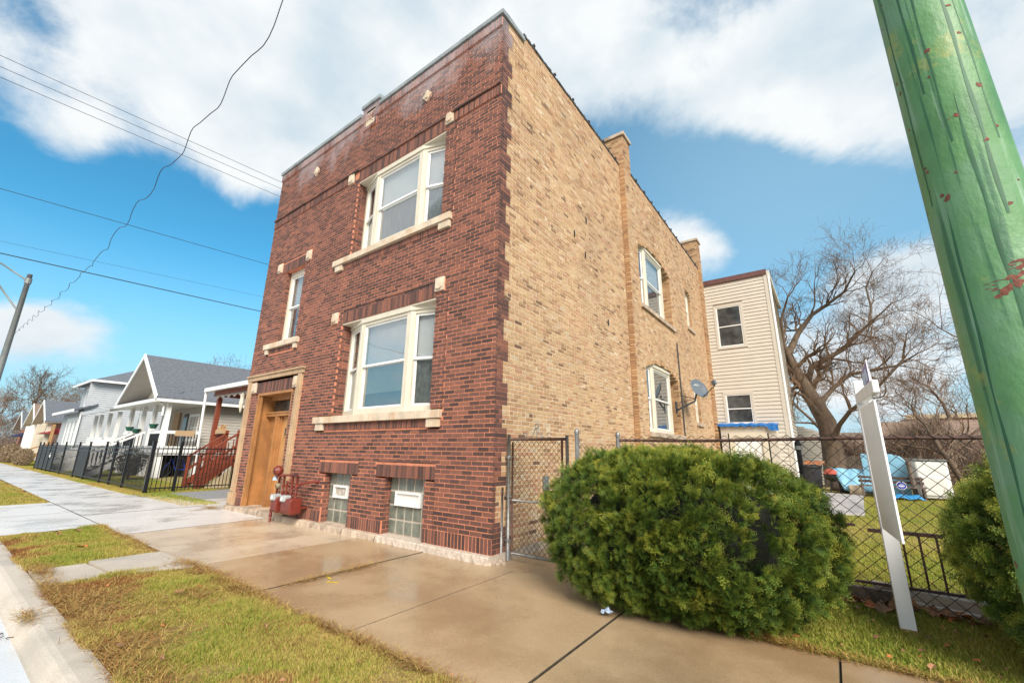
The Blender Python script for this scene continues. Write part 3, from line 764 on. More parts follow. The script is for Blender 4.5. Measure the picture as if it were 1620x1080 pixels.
# red quoin returns on the side wall
QB = []; QT = []
c = 0; z = .10
while z < 9.45:
    q = quoin(z + CH / 2, c)
    if c % 2: QB.append((-.03, random.uniform(-.002, .003), .012, q - .006, z + .006, z + CH - .006)); QT.append(tintr())
    else:
        QB.append((-.03, random.uniform(-.002, .003), .012, min(.11, q), z + .006, z + CH - .006)); QT.append(tintr())
        if q > .13: QB.append((-.03, random.uniform(-.002, .003), .121, q - .006, z + .006, z + CH - .006)); QT.append(tintr())
    z += CH; c += 1
m = MB(); m.box(-.03, -.008, .02, .30, .1, 9.4); qo = m.build('corner_quoins', M_MORT_R, bld); brickset(qo, QB, QT, M_FACE, 'far_quoin_bricks', 90, 'brick')
# arch rings : bricks on edge fanned round each segmental head
for A in ARCH:
    y0, y1, z0, z1, r = A; w = (y1 - y0) / 2; cy = (y0 + y1) / 2; Ra = (w * w + r * r) / (2 * r); cz = z1 + r - Ra
    th = math.asin(w / Ra); n = int(2 * th * Ra / CH); m = MB()
    for k in range(n):
        t0 = -th + 2 * th * k / n + .003; t1 = -th + 2 * th * (k + 1) / n - .003; m.ct = random.random() * .6
        for (ra, rb) in ((Ra, Ra + .10),):
            p = [(cy + math.sin(t) * q, cz + math.cos(t) * q) for t, q in ((t0, ra), (t1, ra), (t1, rb), (t0, rb))]
            m.prism([(-.2, a, b) for a, b in p], (.2 + SB + .004, 0, 0))
    rg = m.build('arch_bricks', M_COMMON, sw); rg['kind'] = 'stuff'
# foundation stones
st = [(-8.32, -7.5), (-7.5, -6.5), (-6.5, -5.62), (-5.62, -4.22), (-4.22, -3.3), (-3.3, -2.36), (-2.36, -1.35), (-1.35, 0.03)]
for i, (a, b) in enumerate(st):
    m = MB(); N = 14; y_out = -.09
    top = []; 
    for k in range(N + 1):
        xx = a + .006 + (b - a - .012) * k / N; rag = random.uniform(0, .035); yo = y_out - random.uniform(0, .03)
        top.append((xx, rag, yo))
    for k in range(N):
        (xa, ra, ya), (xb, rb, yb) = top[k], top[k + 1]
        vs = [(xa, .33, .098), (xa, y_out + .012, .096), (xa, y_out, .085 - ra * .3), (xa, ya, .0 + .0), (xa, ya, -.05),
              (xb, .33, .098), (xb, y_out + .012, .096), (xb, y_out, .085 - rb * .3), (xb, yb, .0), (xb, yb, -.05)]
        m.add(vs, [(0, 1, 6, 5), (1, 2, 7, 6), (2, 3, 8, 7), (3, 4, 9, 8)] + ([(0, 5, 9, 4)] if 0 else []))
    m.cur = 0
    m.box(a + .006, b - .006, y_out + .012, .33, -.05, .094)
    m.build('foundation_stone', M_CHIP if i in (6, 7) else M_BASE, bld)
m = MB()
for (x, y, s) in ((.06, .12, .05), (.02, -.06, .04), (.10, .02, .035), (-.02, -.10, .03), (.14, .1, .03)):
    m.lathe((x, y, 0), [(s * .9, -.02), (s, .01), (s * .6, s * .8), (.005, s)], 7)
m.build('broken_foundation_rubble', M_BASE, bld, kind='stuff')
m = MB(); m.box(-.3, .035, .33, SW0, -.02, .095); m.box(-.3, SB + .03, SW0, 15, -.02, .095); m.build('side_footing', M_BASE, bld)
# sills, corbels, soldier rows' stones
def sill(x0, x1, z0, z1, cuts, dp=.22):
    xs_ = [x0] + cuts + [x1]
    for a, b in zip(xs_[:-1], xs_[1:]):
        m = MB(); m.prism([(a + .002, -.075, z0), (a + .002, dp, z0), (a + .002, dp, z1 + .012), (a + .002, -.075, z1)], (b - a - .004, 0, 0)); m.build('sill_stone', M_STONE, bld, bevel=.005)
sill(*SILLS[0], [-4.42, -2.95, -1.42], .3); sill(*SILLS[1], [-4.42, -2.4, -1.42], .3); sill(*SILLS[2], [-7.4, -6.15], .2)
for (a, b, p, q) in CORB:
    m = MB(); m.box(a, b, -.05, .05, p, q - .002); m.build('corbel_stone', M_STONE, bld, bevel=.004)
def carved(sx, sz, h=.125, w=.105):
    m = MB(); m.box(sx - w, sx + w, -.03, .04, sz - h, sz + h)
    n = 8; poly = [(sx + w * .68 * (1 if k in (0, 1, 6, 7) else -1) * (1 if k in (0, 7, 3, 4) else .55), -.052, sz + h * .72 * (1 if k in (0, 1, 2, 3) else -1) * (1 if k in (1, 2, 5, 6) else .6)) for k in (0, 1, 2, 3, 4, 5, 6, 7)]
    pts = [(sx + dx * w, -.055, sz + dz * h) for dx, dz in ((.68, .45), (.42, .72), (-.42, .72), (-.68, .45), (-.68, -.45), (-.42, -.72), (.42, -.72), (.68, -.45))]
    m.prism(pts, (0, .03, 0)); m.build('ornament_stone', M_STONE, bld, bevel=.004)
for s in STONES: carved(*s)
carved(-7.86, 2.92, .13, .12); carved(-5.80, 2.92, .13, .10)
for dx in (-1.98, -6.27):
    m = MB(); m.prism([(dx, -.03, 8.63 - .15), (dx + .13, -.03, 8.63), (dx, -.03, 8.63 + .15), (dx - .13, -.03, 8.63)], (0, .06, 0))
    m.box(dx - .045, dx + .045, -.05, -.028, 8.56, 8.70); m.build('diamond_stone', M_STONE, bld, bevel=.004)
m = MB(); m.box(-4.165, -3.835, -.02, .03, 8.96, 9.40)
for t in range(4):
    a = math.pi / 4 + t * math.pi / 2; m.prism([(-4.0 + math.cos(a - .25) * .04, -.04, 9.18 + math.sin(a - .25) * .05), (-4.0 + math.cos(a) * .19, -.028, 9.18 + math.sin(a) * .24), (-4.0 + math.cos(a + .25) * .04, -.04, 9.18 + math.sin(a + .25) * .05)], (0, .02, 0))
m.build('square_carved_stone', M_STONE, bld, bevel=.004)
# coping
zc = ZT + .03
for a, b, dz in ((XL - .04, -7.0, 0), (-7.0, -5.6, 0), (-5.6, -4.36, 0), (-4.36, -3.64, .2), (-3.64, -2.5, 0), (-2.5, -1.3, 0), (-1.3, .045, 0)):
    m = MB(); m.prism([(a + .003, -.06, zc + dz), (a + .003, .36, zc + dz), (a + .003, .36, zc + .09 + dz), (a + .003, .15, zc + .115 + dz), (a + .003, -.06, zc + .09 + dz)], (b - a - .006, 0, 0)); m.build('coping_stone', M_COPE, bld)
m = MB(); m.box(-4.32, -3.68, -.02, .30, zc, zc + .198); m.build('parapet_block', M_FACE, bld)
m = MB(); m.prism([(-.3, .36, zc), (.045, .36, zc), (.045, .36, zc + .09), (-.3, .36, zc + .09)], (0, .3, 0)); m.build('coping_stone', M_COPE, bld)
m = MB()
for k in range(60):
    y0 = .66 + k * (SW0 - .66) / 60; y1 = .66 + (k + 1) * (SW0 - .66) / 60; m.box(-.3, .012 + random.uniform(-.006, .01), y0, y1, 9.50, 9.56 + random.uniform(-.005, .01))
for k in range(6): yy = 1.0 + k * .85; m.box(-.06, .035, yy, yy + .05, 9.56, 9.61)
m.build('parapet_tar_edge', M_TAR, bld, kind='stuff'); m = MB()
for k in range(90):
    y0 = SW0 + .5 + k * (SW1 - SW0 - .5) / 90; y1 = SW0 + .5 + (k + 1) * (SW1 - SW0 - .5) / 90; m.box(-.3, SB + .014 + random.uniform(-.006, .01), y0, y1, 9.42, 9.475 + random.uniform(-.005, .01))
for k in range(11): yy = SW0 + .9 + k * .72; m.box(SB - .08, SB + .04, yy, yy + .05, 9.46, 9.52)
m.build('parapet_tar_edge', M_TAR, bld, kind='stuff')
# chimneys
def chimney(x0, x1, y0, y1, z0, z1):
    ch = None; B = []; T = []; z = z0; c = 0
    while z < z1 - .02:
        for (ax, a0, a1) in (('x', x0, x1), ('y', y0, y1)):
            s = a0 - (BL / 2 if c % 2 else 0)
            while s < a1:
                a = max(s, a0) + .005; b = min(s + BL, a1) - .005
                if b - a > .03:
                    j = random.uniform(-.003, .004)
                    if ax == 'x': B.append((a, b, y0 - j, y0 + .03, z + .006, z + CH - .006)); 
                    else: B.append((x1 - .03, x1 + j, a, b, z + .006, z + CH - .006))
                    T.append(random.random() ** 1.3)
                s += BL
        z += CH; c += 1
    m = MB(); m.box(x0, x1 - .01, y0 + .01, y1, z0, z1); ch = m.build('chimney', M_MORT_C, bld)
    V, F = boxes_np(B); o = npmesh('chimney_bricks', V, F, M_COMMON, ch, tint=np.repeat(T, 8)); o['kind'] = 'stuff'
    m = MB(); m.box(x0 - .05, x1 + .05, y0 - .05, y1 + .05, z1, z1 + .1); m.build('chimney_cap', M_BASE, ch)
chimney(-.42, SB, SW0 + .01, SW0 + .52, 9.4, 10.5)
chimney(-.42, SB + .06, SW1, SW1 + .55, 9.4, 10.82)
m = MB(); z = .1; c = 0
while z < 9.38: m.ct = random.random() * (.3 if c % 2 else 1); m.box(SB - .05, SB + .07 - (.012 if c % 2 else 0), SW1 - .02, SW1 + .5, z + .005, z + CH - .005); z += CH; c += 1
o = m.build('rear_pilaster', M_COMMON, bld)
# other walls and roof of the building, seen only from aside
m = MB(); m.box(XL, XL + .3, .30, 15, 0, 9.4); m.box(XL + .3, -.3, 14.7, 15, 0, 9.4); m.build('blind_wall', simple('plain_red_brickwork', (.22, .10, .07), .9, .2, 4), bld)
m = MB(); m.box(XL + .3, -.3, .3, 14.7, 9.0, 9.1); m.build('roof', M_TAR, bld)
m = MB(); m.box(XL + .32, -.55, 1.1, 14.6, .05, 8.9); m.build('interior', M_DARKROOM, bld)

# ---- windows
def unit(fr_mb, parent, O, u, n, w, z0, z1, cs=.08, head=.15, bot=.09, split=.5, upper=None, lower=None, blindf=1.0):
    """one double hung unit in a casing; returns nothing, adds casing to fr_mb and children to parent"""
    fr_mb.ob(O, u, n, 0, cs, -.12, 0, z0, z1); fr_mb.ob(O, u, n, w - cs, w, -.12, 0, z0, z1)
    fr_mb.ob(O, u, n, cs, w - cs, -.12, -.004, z1 - head, z1 - .002); fr_mb.ob(O, u, n, cs, w - cs, -.12, -.004, z0 + .002, z0 + bot)
    a0, a1, b0, b1 = cs, w - cs, z0 + bot, z1 - head; zm = b0 + (b1 - b0) * split; s = .042
    def P():
        up = MB(); up.ob(O, u, n, a0, a0 + s, -.065, -.035, zm - .02, b1); up.ob(O, u, n, a1 - s, a1, -.065, -.035, zm - .02, b1)
        up.ob(O, u, n, a0 + s, a1 - s, -.065, -.036, b1 - s, b1); up.ob(O, u, n, a0 + s, a1 - s, -.065, -.036, zm - .02, zm + .022); return up.build('upper_sash', M_WHITE, parent())
    return (a0, a1, b0, b1, zm, s)
def window(name, parts, z0, z1, n_out, extra=None, label=None, cs=.08, head=.15, bot=.09, split=.5):
    """parts: list of (O,u,n,w,upper mat,lower mat)"""
    fr = MB()
    info = []
    for (O, u, n, w, um, lm) in parts: info.append(unit(fr, None, O, u, n, w, z0, z1, cs, head, bot, split))
    if extra: extra(fr)
    f = fr.build(name, M_BEIGE, bld)
    if label: f['label'] = label
    for (O, u, n, w, um, lm), (a0, a1, b0, b1, zm, s) in zip(parts, info):
        up = MB(); up.ob(O, u, n, a0, a0 + s, -.062, -.03, zm + .02, b1); up.ob(O, u, n, a1 - s, a1, -.062, -.03, zm + .02, b1)
        up.ob(O, u, n, a0, a1, -.062, -.031, b1 - s, b1 - .001); up.ob(O, u, n, a0, a1, -.062, -.028, zm - .018, zm + .022)
        up.build('sash', M_WHITE, f)
        lo = MB(); lo.ob(O, u, n, a0, a0 + s, -.095, -.065, b0, zm - .018); lo.ob(O, u, n, a1 - s, a1, -.095, -.065, b0, zm - .018)
        lo.ob(O, u, n, a0, a1, -.095, -.066, b0 + .001, b0 + s); lo.build('sash', M_WHITE, f)
        q = MB(); q.ob(O, u, n, a0 + s, a1 - s, -.050, -.046, zm + .02, b1 - s); q.build('pane', M_GLASS, f)
        q = MB(); q.ob(O, u, n, a0 + s, a1 - s, -.084, -.080, b0 + s, zm - .018); q.build('pane', M_GLASS, f)
        if um is not None: q = MB(); q.ob(O, u, n, a0 + .02, a1 - .02, -.118, -.112, zm - .05, b1); q.build('blind', um, f)
        if lm is not None:
            mats_l = lm if isinstance(lm, tuple) else (lm, 1.0)
            zz = zm - .02 - (zm - b0) * mats_l[1]
            q = MB(); q.ob(O, u, n, a0 + .02, a1 - .02, -.116, -.110, zz, zm - .02); q.build('lower_curtain', mats_l[0], f)
            e = MB(); e.ob(O, u, n, a0 + .05, a1 - .045, -.108, -.107, b0, zm - .02)
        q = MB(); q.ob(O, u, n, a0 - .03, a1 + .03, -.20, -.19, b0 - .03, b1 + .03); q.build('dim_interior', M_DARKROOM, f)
    return f
def dirn(p, q, out):
    d = Vector((q[0] - p[0], q[1] - p[1])); L = d.length; d.normalize(); n = Vector((d.y, -d.x))
    if n.dot(Vector(out)) < 0: n = -n
    return (d.x, d.y), (n.x, n.y), L
def bay(name, pts, z0, z1, out, mats3, soffit, label):
    ps = []
    for i in range(3):
        u, n, L = dirn(pts[i], pts[i + 1], out); ps.append((pts[i], u, n, L, mats3[i][0], mats3[i][1]))
    def ex(fr):
        fr.prism([(x, y, z1 - .001) for x, y in soffit], (0, 0, -.03))
        for p in pts[1:3]: fr.lathe((p[0] - out[0] * .055, p[1] - out[1] * .055, 0), [(.062, z0 + .001), (.062, z1 - .003)], 8)
        for i in range(3):
            u, n = ps[i][1], ps[i][2]; fr.ob(ps[i][0], u, n, -.005, ps[i][3] + .005, 0, .022, z1 - .11, z1 - .031)
    return window(name, ps, z0, z1, out, ex, label, cs=.10, head=.17, bot=.10)
M_BLW = simple('white_roller_blind', (.83, .83, .83), .75, .03, 6)
M_DKCURT = simple('dark_mottled_screen', (.16, .17, .165), .7, .5, 14, stretch=(1, 1, .5))
f0 = [(-4.195, .235), (-3.50, .030), (-2.02, .030), (-1.355, .235)]
sof = [(-4.195, .012), (-1.355, .012), (-1.355, .34), (-4.195, .34)]
M_BLV = simple('lilac_white_blind', (.72, .71, .72), .75, .05, 6)
bay('bay_window', f0, 2.083, 4.018, (0, -1), [(M_CURT, M_SCREEN), (M_BLV, (M_CURT, .62)), (M_BLV, M_DKCURT)], sof, 'lower front bay window with tall white blinds')
bay('bay_window', f0, 5.583, 7.468, (0, -1), [(M_SCREEN, M_SCREEN), (M_BLW, M_SCREEN), (M_BLV, M_DKCURT)], sof, 'upper front bay window')
window('window', [((-7.09, .12), (1, 0), (0, -1), .90, M_BLV, M_SCREEN)], 4.012, 5.925, (0, -1), None, 'narrow upper window above the door', cs=.08, head=.14)
sY = [(SB - .36, 6.28), (SB - .06, 6.95), (SB - .06, 8.55), (SB - .36, 9.27)]
for (z0, z1, um) in ((1.97, 3.93, M_SCREEN), (5.47, 7.53, M_BLW)):
    zz = z1 - .2
    bay('side_bay_window', sY, z0, zz + .16, (1, 0), [(M_SCREEN, M_SCREEN), (um, M_SCREEN), (um, M_SCREEN)], [(SB - .36, 6.27), (SB - .06, 6.95), (SB - .06, 8.55), (SB - .36, 9.28)], None)
    m = MB(); m.prism([(SB - .2, 6.25, z1 - .25), (SB - .2, 9.3, z1 - .25), (SB - .2, 9.3, z1 - .03)] + [(SB - .2, 6.25 + 3.05 * (1 - k / 10), z1 - .25 + .26 * (1 - (2 * k / 10 - 1) ** 2) ** 1 + .0) for k in range(1, 10)] + [(SB - .2, 6.25, z1 - .03)], (.03, 0, 0)); m.build('arch_infill', M_BEIGE, bld)
    m = MB(); m.box(SB - .3, SB + .06, 6.22, 9.42, z0 - .12, z0 - .004); m.build('side_sill_stone', M_BASE, bld)
for (z0, z1) in ((2.5, 3.86), (6.04, 7.56)):
    window('window', [((SB - .10, 11.33), (0, 1), (1, 0), .74, M_CURT, M_SCREEN)], z0, z1, (1, 0), None, None, cs=.07, head=.1)
    m = MB(); m.box(SB - .2, SB + .06, 11.22, 12.25, z0 - .12, z0 - .004); m.build('side_sill_stone', M_BASE, bld)
# glass block basement windows with little vents
for (wi, (a, b, z0, z1)) in enumerate((B1, B2)):
    nc = 4 if wi == 0 else 5; nr = 4; y = .15; cw = (b - a) / nc; chh = (z1 - z0) / nr
    m = MB(); m.box(a, b, y + .012, y + .1, z0, z1); f = m.build('basement_window', M_KERB, bld)
    f['label'] = 'glass block basement window with a small white vent'
    for i in range(nc):
        for j in range(nr):
            if j == 2 and i in (1, 2): continue
            if wi == 1 and j == 2 and i == 3: continue
            q = MB(); x0, x1, p, r_ = a + i * cw + .007, a + (i + 1) * cw - .007, z0 + j * chh + .007, z0 + (j + 1) * chh - .007; e = .014
            q.add([(x0, y + .03, p), (x1, y + .03, p), (x1, y + .03, r_), (x0, y + .03, r_), (x0 + e, y, p + e), (x1 - e, y, p + e), (x1 - e, y, r_ - e), (x0 + e, y, r_ - e)],
                  [(4, 5, 6, 7), (0, 1, 5, 4), (1, 2, 6, 5), (2, 3, 7, 6), (3, 0, 4, 7)])
            q.build('glass_block', M_GBLOCK, f)
    va, vb = a + cw * .95, a + cw * (3.0 if wi == 0 else 4.05); vz0, vz1 = z0 + 2 * chh, z0 + 3 * chh
    q = MB(); s = .035
    q.box(va, vb, y - .05, y + .02, vz0, vz0 + s); q.box(va, vb, y - .05, y + .02, vz1 - s, vz1); q.box(va, va + s, y - .049, y + .02, vz0 + s, vz1 - s); q.box(vb - s, vb, y - .049, y + .02, vz0 + s, vz1 - s)
    q.build('vent_frame', M_WHITE, f)
    q = MB(); q.box(va + s, vb - s, y - .02, y - .012, vz0 + s, vz1 - s); q.build('vent_flap', M_BLIND if wi else simple('grimy_vent', (.42, .38, .33), .7, .4, 20), f)
# ---- doorway
ds = bld
for (a, b) in ((-8.18, -8.0), (-5.68, -5.52)):
    m = MB(); m.box(a, b, -.05, .02, .10, 3.09); m.box(a + (.03 if a < -7 else .0), b - (.0 if a < -7 else .03), -.07, -.05, .42, 2.75); m.build('door_surround_strip', M_SURR, bld, bevel=.006)
m = MB(); m.box(-8.22, -5.48, -.06, .02, 3.09, 3.19); m.box(-8.25, -5.45, -.09, .02, 3.19, 3.235); m.build('door_surround_head', M_SURR, bld, bevel=.005)
for a in (-8.2, -5.72):
    m = MB(); m.box(a - .0, a + .26, -.085, .03, .10, .40); m.box(a + .04, a + .22, -.105, -.085, .14, .36); m.build('plinth_stone', M_SURR, bld, bevel=.008)
fr = MB(); DY = .36
fr.box(-7.62, -7.56, .0, DY + .08, .10, 2.76); fr.box(-5.95, -5.90, .0, DY + .08, .10, 2.76); fr.box(-7.56, -5.95, .0, DY + .08, 2.70, 2.76)
fr.box(-7.56, -5.95, .30, DY + .06, 2.60, 2.70); fr.box(-7.56, -5.95, .24, DY + .06, 2.20, 2.29); fr.box(-7.56, -5.95, .22, .30, 2.27, 2.305)
for k, (xa, dpt) in enumerate(((-7.02, .22), (-6.965, .27), (-6.91, .31))): fr.box(xa, xa + .05, dpt, DY + .06, .10, 2.20)
fr.box(-7.56, -7.02, DY, DY + .05, .10, 2.20); fr.box(-6.02, -5.95, .25, DY + .05, .1, 2.2)
fr.box(-7.5, -7.47, .02, .07, .1, 2.7)
f = fr.build('door_frame', M_DOORJ, bld, bevel=.003)
m = MB(); m.box(-7.45, -6.05, DY + .02, DY + .03, 2.32, 2.58); m.build('transom_pane', simple('dusty_transom_glass', (.05, .045, .04), .2, .4, 9), f)
m = MB(); m.box(-6.86, -6.02, DY - .01, DY + .035, .13, 2.19); dr = m.build('door', M_DOOR, bld, bevel=.003)
m = MB(); m.box(-6.72, -6.50, DY - .025, DY - .012, 1.70, 1.95); m.build('door_light_trim', M_DOOR, dr)
m = MB(); m.box(-6.685, -6.535, DY - .03, DY - .024, 1.74, 1.91); m.build('door_light', M_DARKROOM, dr)
m = MB(); m.box(-6.5, -6.22, DY - .03, DY - .011, .82, .87); m.build('mail_slot', M_DOOR, dr)
m = MB(); m.lathe((-6.12, DY - .05, 1.12), [(.012, 0), (.03, .008), (.03, .04), (.012, .05)], 10, 'y'); m.build('knob', M_STEEL, dr)
m = MB(); m.box(-7.6, -5.92, -.08, DY + .1, .094, .115); m.build('threshold', M_BASE, bld)
# ---------------------------------------------------------------- yews : thousands of needle sprigs
def sprig_proto(seed, nn=16, L=.085):
    g = np.random.default_rng(seed); V = []; F = []; T = []
    def twig(o, d, s, L, nn):
        for i in range(nn):
            t = (i + .5) / nn; side = 1 if i % 2 else -1
            p = o + d * (L * t)
            q = d * .55 + s * side * (1.0) + np.array([0, 0, g.uniform(-.1, .35)]); q /= np.linalg.norm(q)
            ln = .024 * (1 - .45 * t) * g.uniform(.8, 1.2); w = np.cross(q, np.array([0, 0, 1.])); w = w / (np.linalg.norm(w) + 1e-6) * .0027
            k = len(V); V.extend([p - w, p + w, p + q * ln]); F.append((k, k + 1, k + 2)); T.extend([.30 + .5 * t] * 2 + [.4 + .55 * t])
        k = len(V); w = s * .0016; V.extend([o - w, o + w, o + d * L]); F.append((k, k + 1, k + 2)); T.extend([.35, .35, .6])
    d = np.array([1., 0, 0]); s = np.array([0, 1., 0])
    twig(np.zeros(3), d, s, L, nn)
    for sd in (-1, 1):
        for st in (.35,):
            dd = np.array([.75, .62 * sd, g.uniform(-.1, .2)]); dd /= np.linalg.norm(dd); ss = np.array([-dd[1], dd[0], 0])
            twig(d * L * st, dd, ss, L * .55, nn // 2 + 1)
    return np.array(V), np.array(F), np.array(T)
def yew(name, label, c, ax, n, seed, group, cut=None, scale=1.0):
    """foliage as separate tufts : each tuft is a little dome of needle sprigs, dark gaps stay between them"""
    g = np.random.default_rng(seed)
    root = thing(name, label, 'bush', (c[0], c[1], 0), group)
    p_ = 2.5
    def surf(d): return (np.abs(d[:, 0] / ax[0]) ** p_ + np.abs(d[:, 1] / ax[1]) ** p_ + np.abs(d[:, 2] / ax[2]) ** p_) ** (-1 / p_)
    nc = n
    d = g.normal(size=(nc, 3)); d /= np.linalg.norm(d, axis=1)[:, None]
    d = d[d[:, 2] > -.8]; nc = len(d); r = surf(d); P0 = d * r[:, None]
    lump = fbm(P0[:, 0] + P0[:, 2] * .7, P0[:, 1] + P0[:, 2] * 1.1, 2.6, seed + 1) * .055 + fbm(P0[:, 0] + 3 * P0[:, 2], P0[:, 1] - P0[:, 0] * .6, 8, seed + 2) * .03
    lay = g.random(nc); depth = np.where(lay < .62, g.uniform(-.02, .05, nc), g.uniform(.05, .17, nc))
    hol = fbm(P0[:, 0] * 1.3 + 2 * P0[:, 2], P0[:, 1] * 1.5 + P0[:, 2], 5.5, seed + 9) + fbm(P0[:, 0], P0[:, 2] + P0[:, 1], 13, seed + 4) * .6
    keep = ~((hol < -1.5) & (depth < .06))
    d, P0, lump, depth, r = d[keep], P0[keep], lump[keep], depth[keep], r[keep]; nc = len(d)
    Cc = P0 * (1 + lump / r - depth - .06)[:, None]; Cc[:, 2] += c[2]
    axis = d * np.array([1, 1, .75]) + np.array([0, 0, .38]) + g.normal(0, .28, (nc, 3)); axis /= np.linalg.norm(axis, axis=1)[:, None]
    rad = g.uniform(.055, .10, nc); stray = g.random(nc) < .025; rad = np.where(stray, rad * 1.5, rad)
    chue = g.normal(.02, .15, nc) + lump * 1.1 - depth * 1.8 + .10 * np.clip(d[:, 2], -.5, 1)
    K = 17
    ci = np.repeat(np.arange(nc), K); q = g.normal(size=(nc * K, 3)); q /= np.linalg.norm(q, axis=1)[:, None]
    out = axis[ci] * 1.15 + q * .8; out /= np.linalg.norm(out, axis=1)[:, None]
    P = Cc[ci] + out * (rad[ci] * g.uniform(.15, .75, nc * K))[:, None] + g.normal(0, .008, (nc * K, 3))
    n = len(P); rnd = g.normal(size=(n, 3)); s = np.cross(out, rnd); s /= np.linalg.norm(s, axis=1)[:, None]; t = np.cross(out, s)
    sc = g.uniform(.65, 1.15, n) * scale * (rad[ci] / .078)
    up = np.einsum('ij,ij->i', out, axis[ci])
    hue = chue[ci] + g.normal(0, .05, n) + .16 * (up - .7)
    ok = P[:, 2] > .02; P, out, s, t, sc, hue = P[ok], out[ok], s[ok], t[ok], sc[ok], hue[ok]; n = len(P)
    Vs = []; Fs = []; Ts = []; off = 0; protos = [sprig_proto(100 + k, 7, .07) for k in range(4)]
    which = g.integers(0, 4, n)
    for k, (pv, pf, pt) in enumerate(protos):
        idx = np.where(which == k)[0]; m_ = len(idx)
        W = (P[idx][:, None, :] + sc[idx][:, None, None] * (pv[None, :, 0, None] * out[idx][:, None, :] + pv[None, :, 1, None] * s[idx][:, None, :] + pv[None, :, 2, None] * t[idx][:, None, :]))
        W[:, :, 0] += c[0]; W[:, :, 1] += c[1]; W[:, :, 2] = np.maximum(W[:, :, 2], .006)
        Vs.append(W.reshape(-1, 3)); Fs.append((pf[None] + (np.arange(m_) * len(pv))[:, None, None] + off).reshape(-1, 3)); off += m_ * len(pv)
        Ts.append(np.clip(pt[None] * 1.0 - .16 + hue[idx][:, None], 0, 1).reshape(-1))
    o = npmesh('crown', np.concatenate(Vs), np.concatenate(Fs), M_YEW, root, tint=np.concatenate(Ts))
    # inner twiggy body : keeps the far side from showing through
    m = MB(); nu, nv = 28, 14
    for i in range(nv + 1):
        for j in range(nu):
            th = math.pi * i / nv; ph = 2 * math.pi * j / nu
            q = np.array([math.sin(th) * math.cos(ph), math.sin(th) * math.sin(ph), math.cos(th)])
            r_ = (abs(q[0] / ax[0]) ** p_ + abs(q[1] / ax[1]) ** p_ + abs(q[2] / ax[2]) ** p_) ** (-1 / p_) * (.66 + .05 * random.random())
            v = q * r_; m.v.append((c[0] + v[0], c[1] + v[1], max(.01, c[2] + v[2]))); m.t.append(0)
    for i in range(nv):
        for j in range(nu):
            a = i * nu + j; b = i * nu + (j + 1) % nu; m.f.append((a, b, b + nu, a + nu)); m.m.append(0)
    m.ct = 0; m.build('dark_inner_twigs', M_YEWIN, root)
    m = MB()
    for k in range(9):
        a = k * .7; m.tube([(c[0] + .05 * math.cos(a), c[1] + .05 * math.sin(a), 0), (c[0] + ax[0] * .4 * math.cos(a), c[1] + ax[1] * .4 * math.sin(a), c[2] * .7)], [.03, .012], 6)
    m.build('stem', M_BARK, root)
    return root
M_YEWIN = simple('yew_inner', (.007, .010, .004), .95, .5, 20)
GY = 'clipped yew bushes along the sidewalk'
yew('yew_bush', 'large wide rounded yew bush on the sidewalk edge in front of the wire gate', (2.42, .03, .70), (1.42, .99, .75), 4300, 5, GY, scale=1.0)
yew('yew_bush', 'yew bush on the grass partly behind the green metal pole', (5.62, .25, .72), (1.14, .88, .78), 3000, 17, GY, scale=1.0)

# crumpled wrapper under the yew
m = MB(); random.seed(3)
g_ = [(1.93 + i * .022 + random.uniform(-.006, .006), -.80 + j * .018 + random.uniform(-.006, .006), .03 + random.uniform(0, .035) + .02 * (i == 2)) for j in range(4) for i in range(5)]
m.add(g_, [(j * 5 + i, j * 5 + i + 1, j * 5 + i + 6, j * 5 + i + 5) for j in range(3) for i in range(4)])
o = m.build('litter_wrapper', simple('pale_blue_wrapper', (.45, .55, .78), .4, .4, 40), loc=(1.95, -.78, .03)); setp(o, 'small crumpled pale blue wrapper lying under the front of the large yew', 'litter')
sm = o.modifiers.new('s', 'SOLIDIFY'); sm.thickness = .002

# ---------------------------------------------------------------- chain link gate and fence
def netting(name, parent, p, q, z0, z1, dw, dh, r, mt, barb=.03, sag=0.):
    """diamond netting between plan points p and q; each wire zigzags from bottom to top"""
    p = Vector((p[0], p[1])); q = Vector((q[0], q[1])); L = (q - p).length; u = (q - p) / L; nrm_ = Vector((u.y, -u.x))
    n = max(2, int(round(L / dw))); w = L / n; rows = int(round((z1 - z0) / dh)); hh = (z1 - z0) / rows
    m = MB()
    for i in range(n):
        # the wire swings half a diamond to each side and crosses its neighbours
        pts = []
        for k in range(rows + 1):
            a = i * w + (w / 2 if k % 2 == 0 else w) - w * .5 + w * .25
            a = (i + .5) * w + (w / 2 if k % 2 else -w / 2)
            a = min(max(a, 0), L)
            zz = z0 + k * hh - (sag * math.sin(math.pi * a / L) if k > rows - 3 else 0)
            off = (.006 if k % 2 else -.006)
            pt = p + u * a + nrm_ * off; pts.append((pt.x, pt.y, zz))
        if barb:
            a_ = min(max((i + .5) * w + (0), 0), L); pt = p + u * a_; 
            pts.append((pt.x, pt.y, pts[-1][2] + barb))
        m.tube(pts, r, 3, False)
        if rows % 1 == 0:
            # mirrored partner completes the diamonds
            pts2 = []
            for k in range(rows + 1):
                a = (i + .5) * w + (-w / 2 if k % 2 else w / 2); a = min(max(a, 0), L)
                zz = z0 + k * hh - (sag * math.sin(math.pi * a / L) if k > rows - 3 else 0)
                pt = p + u * a - nrm_ * (.006 if k % 2 else -.006); pts2.append((pt.x, pt.y, zz))
            if barb:
                pt = p + u * ((i + .5) * w); pts2.append((pt.x, pt.y, pts2[-1][2] + barb))
            m.tube(pts2, r, 3, False)
    o = m.build(name, mt, parent); o['kind'] = 'stuff'; return o
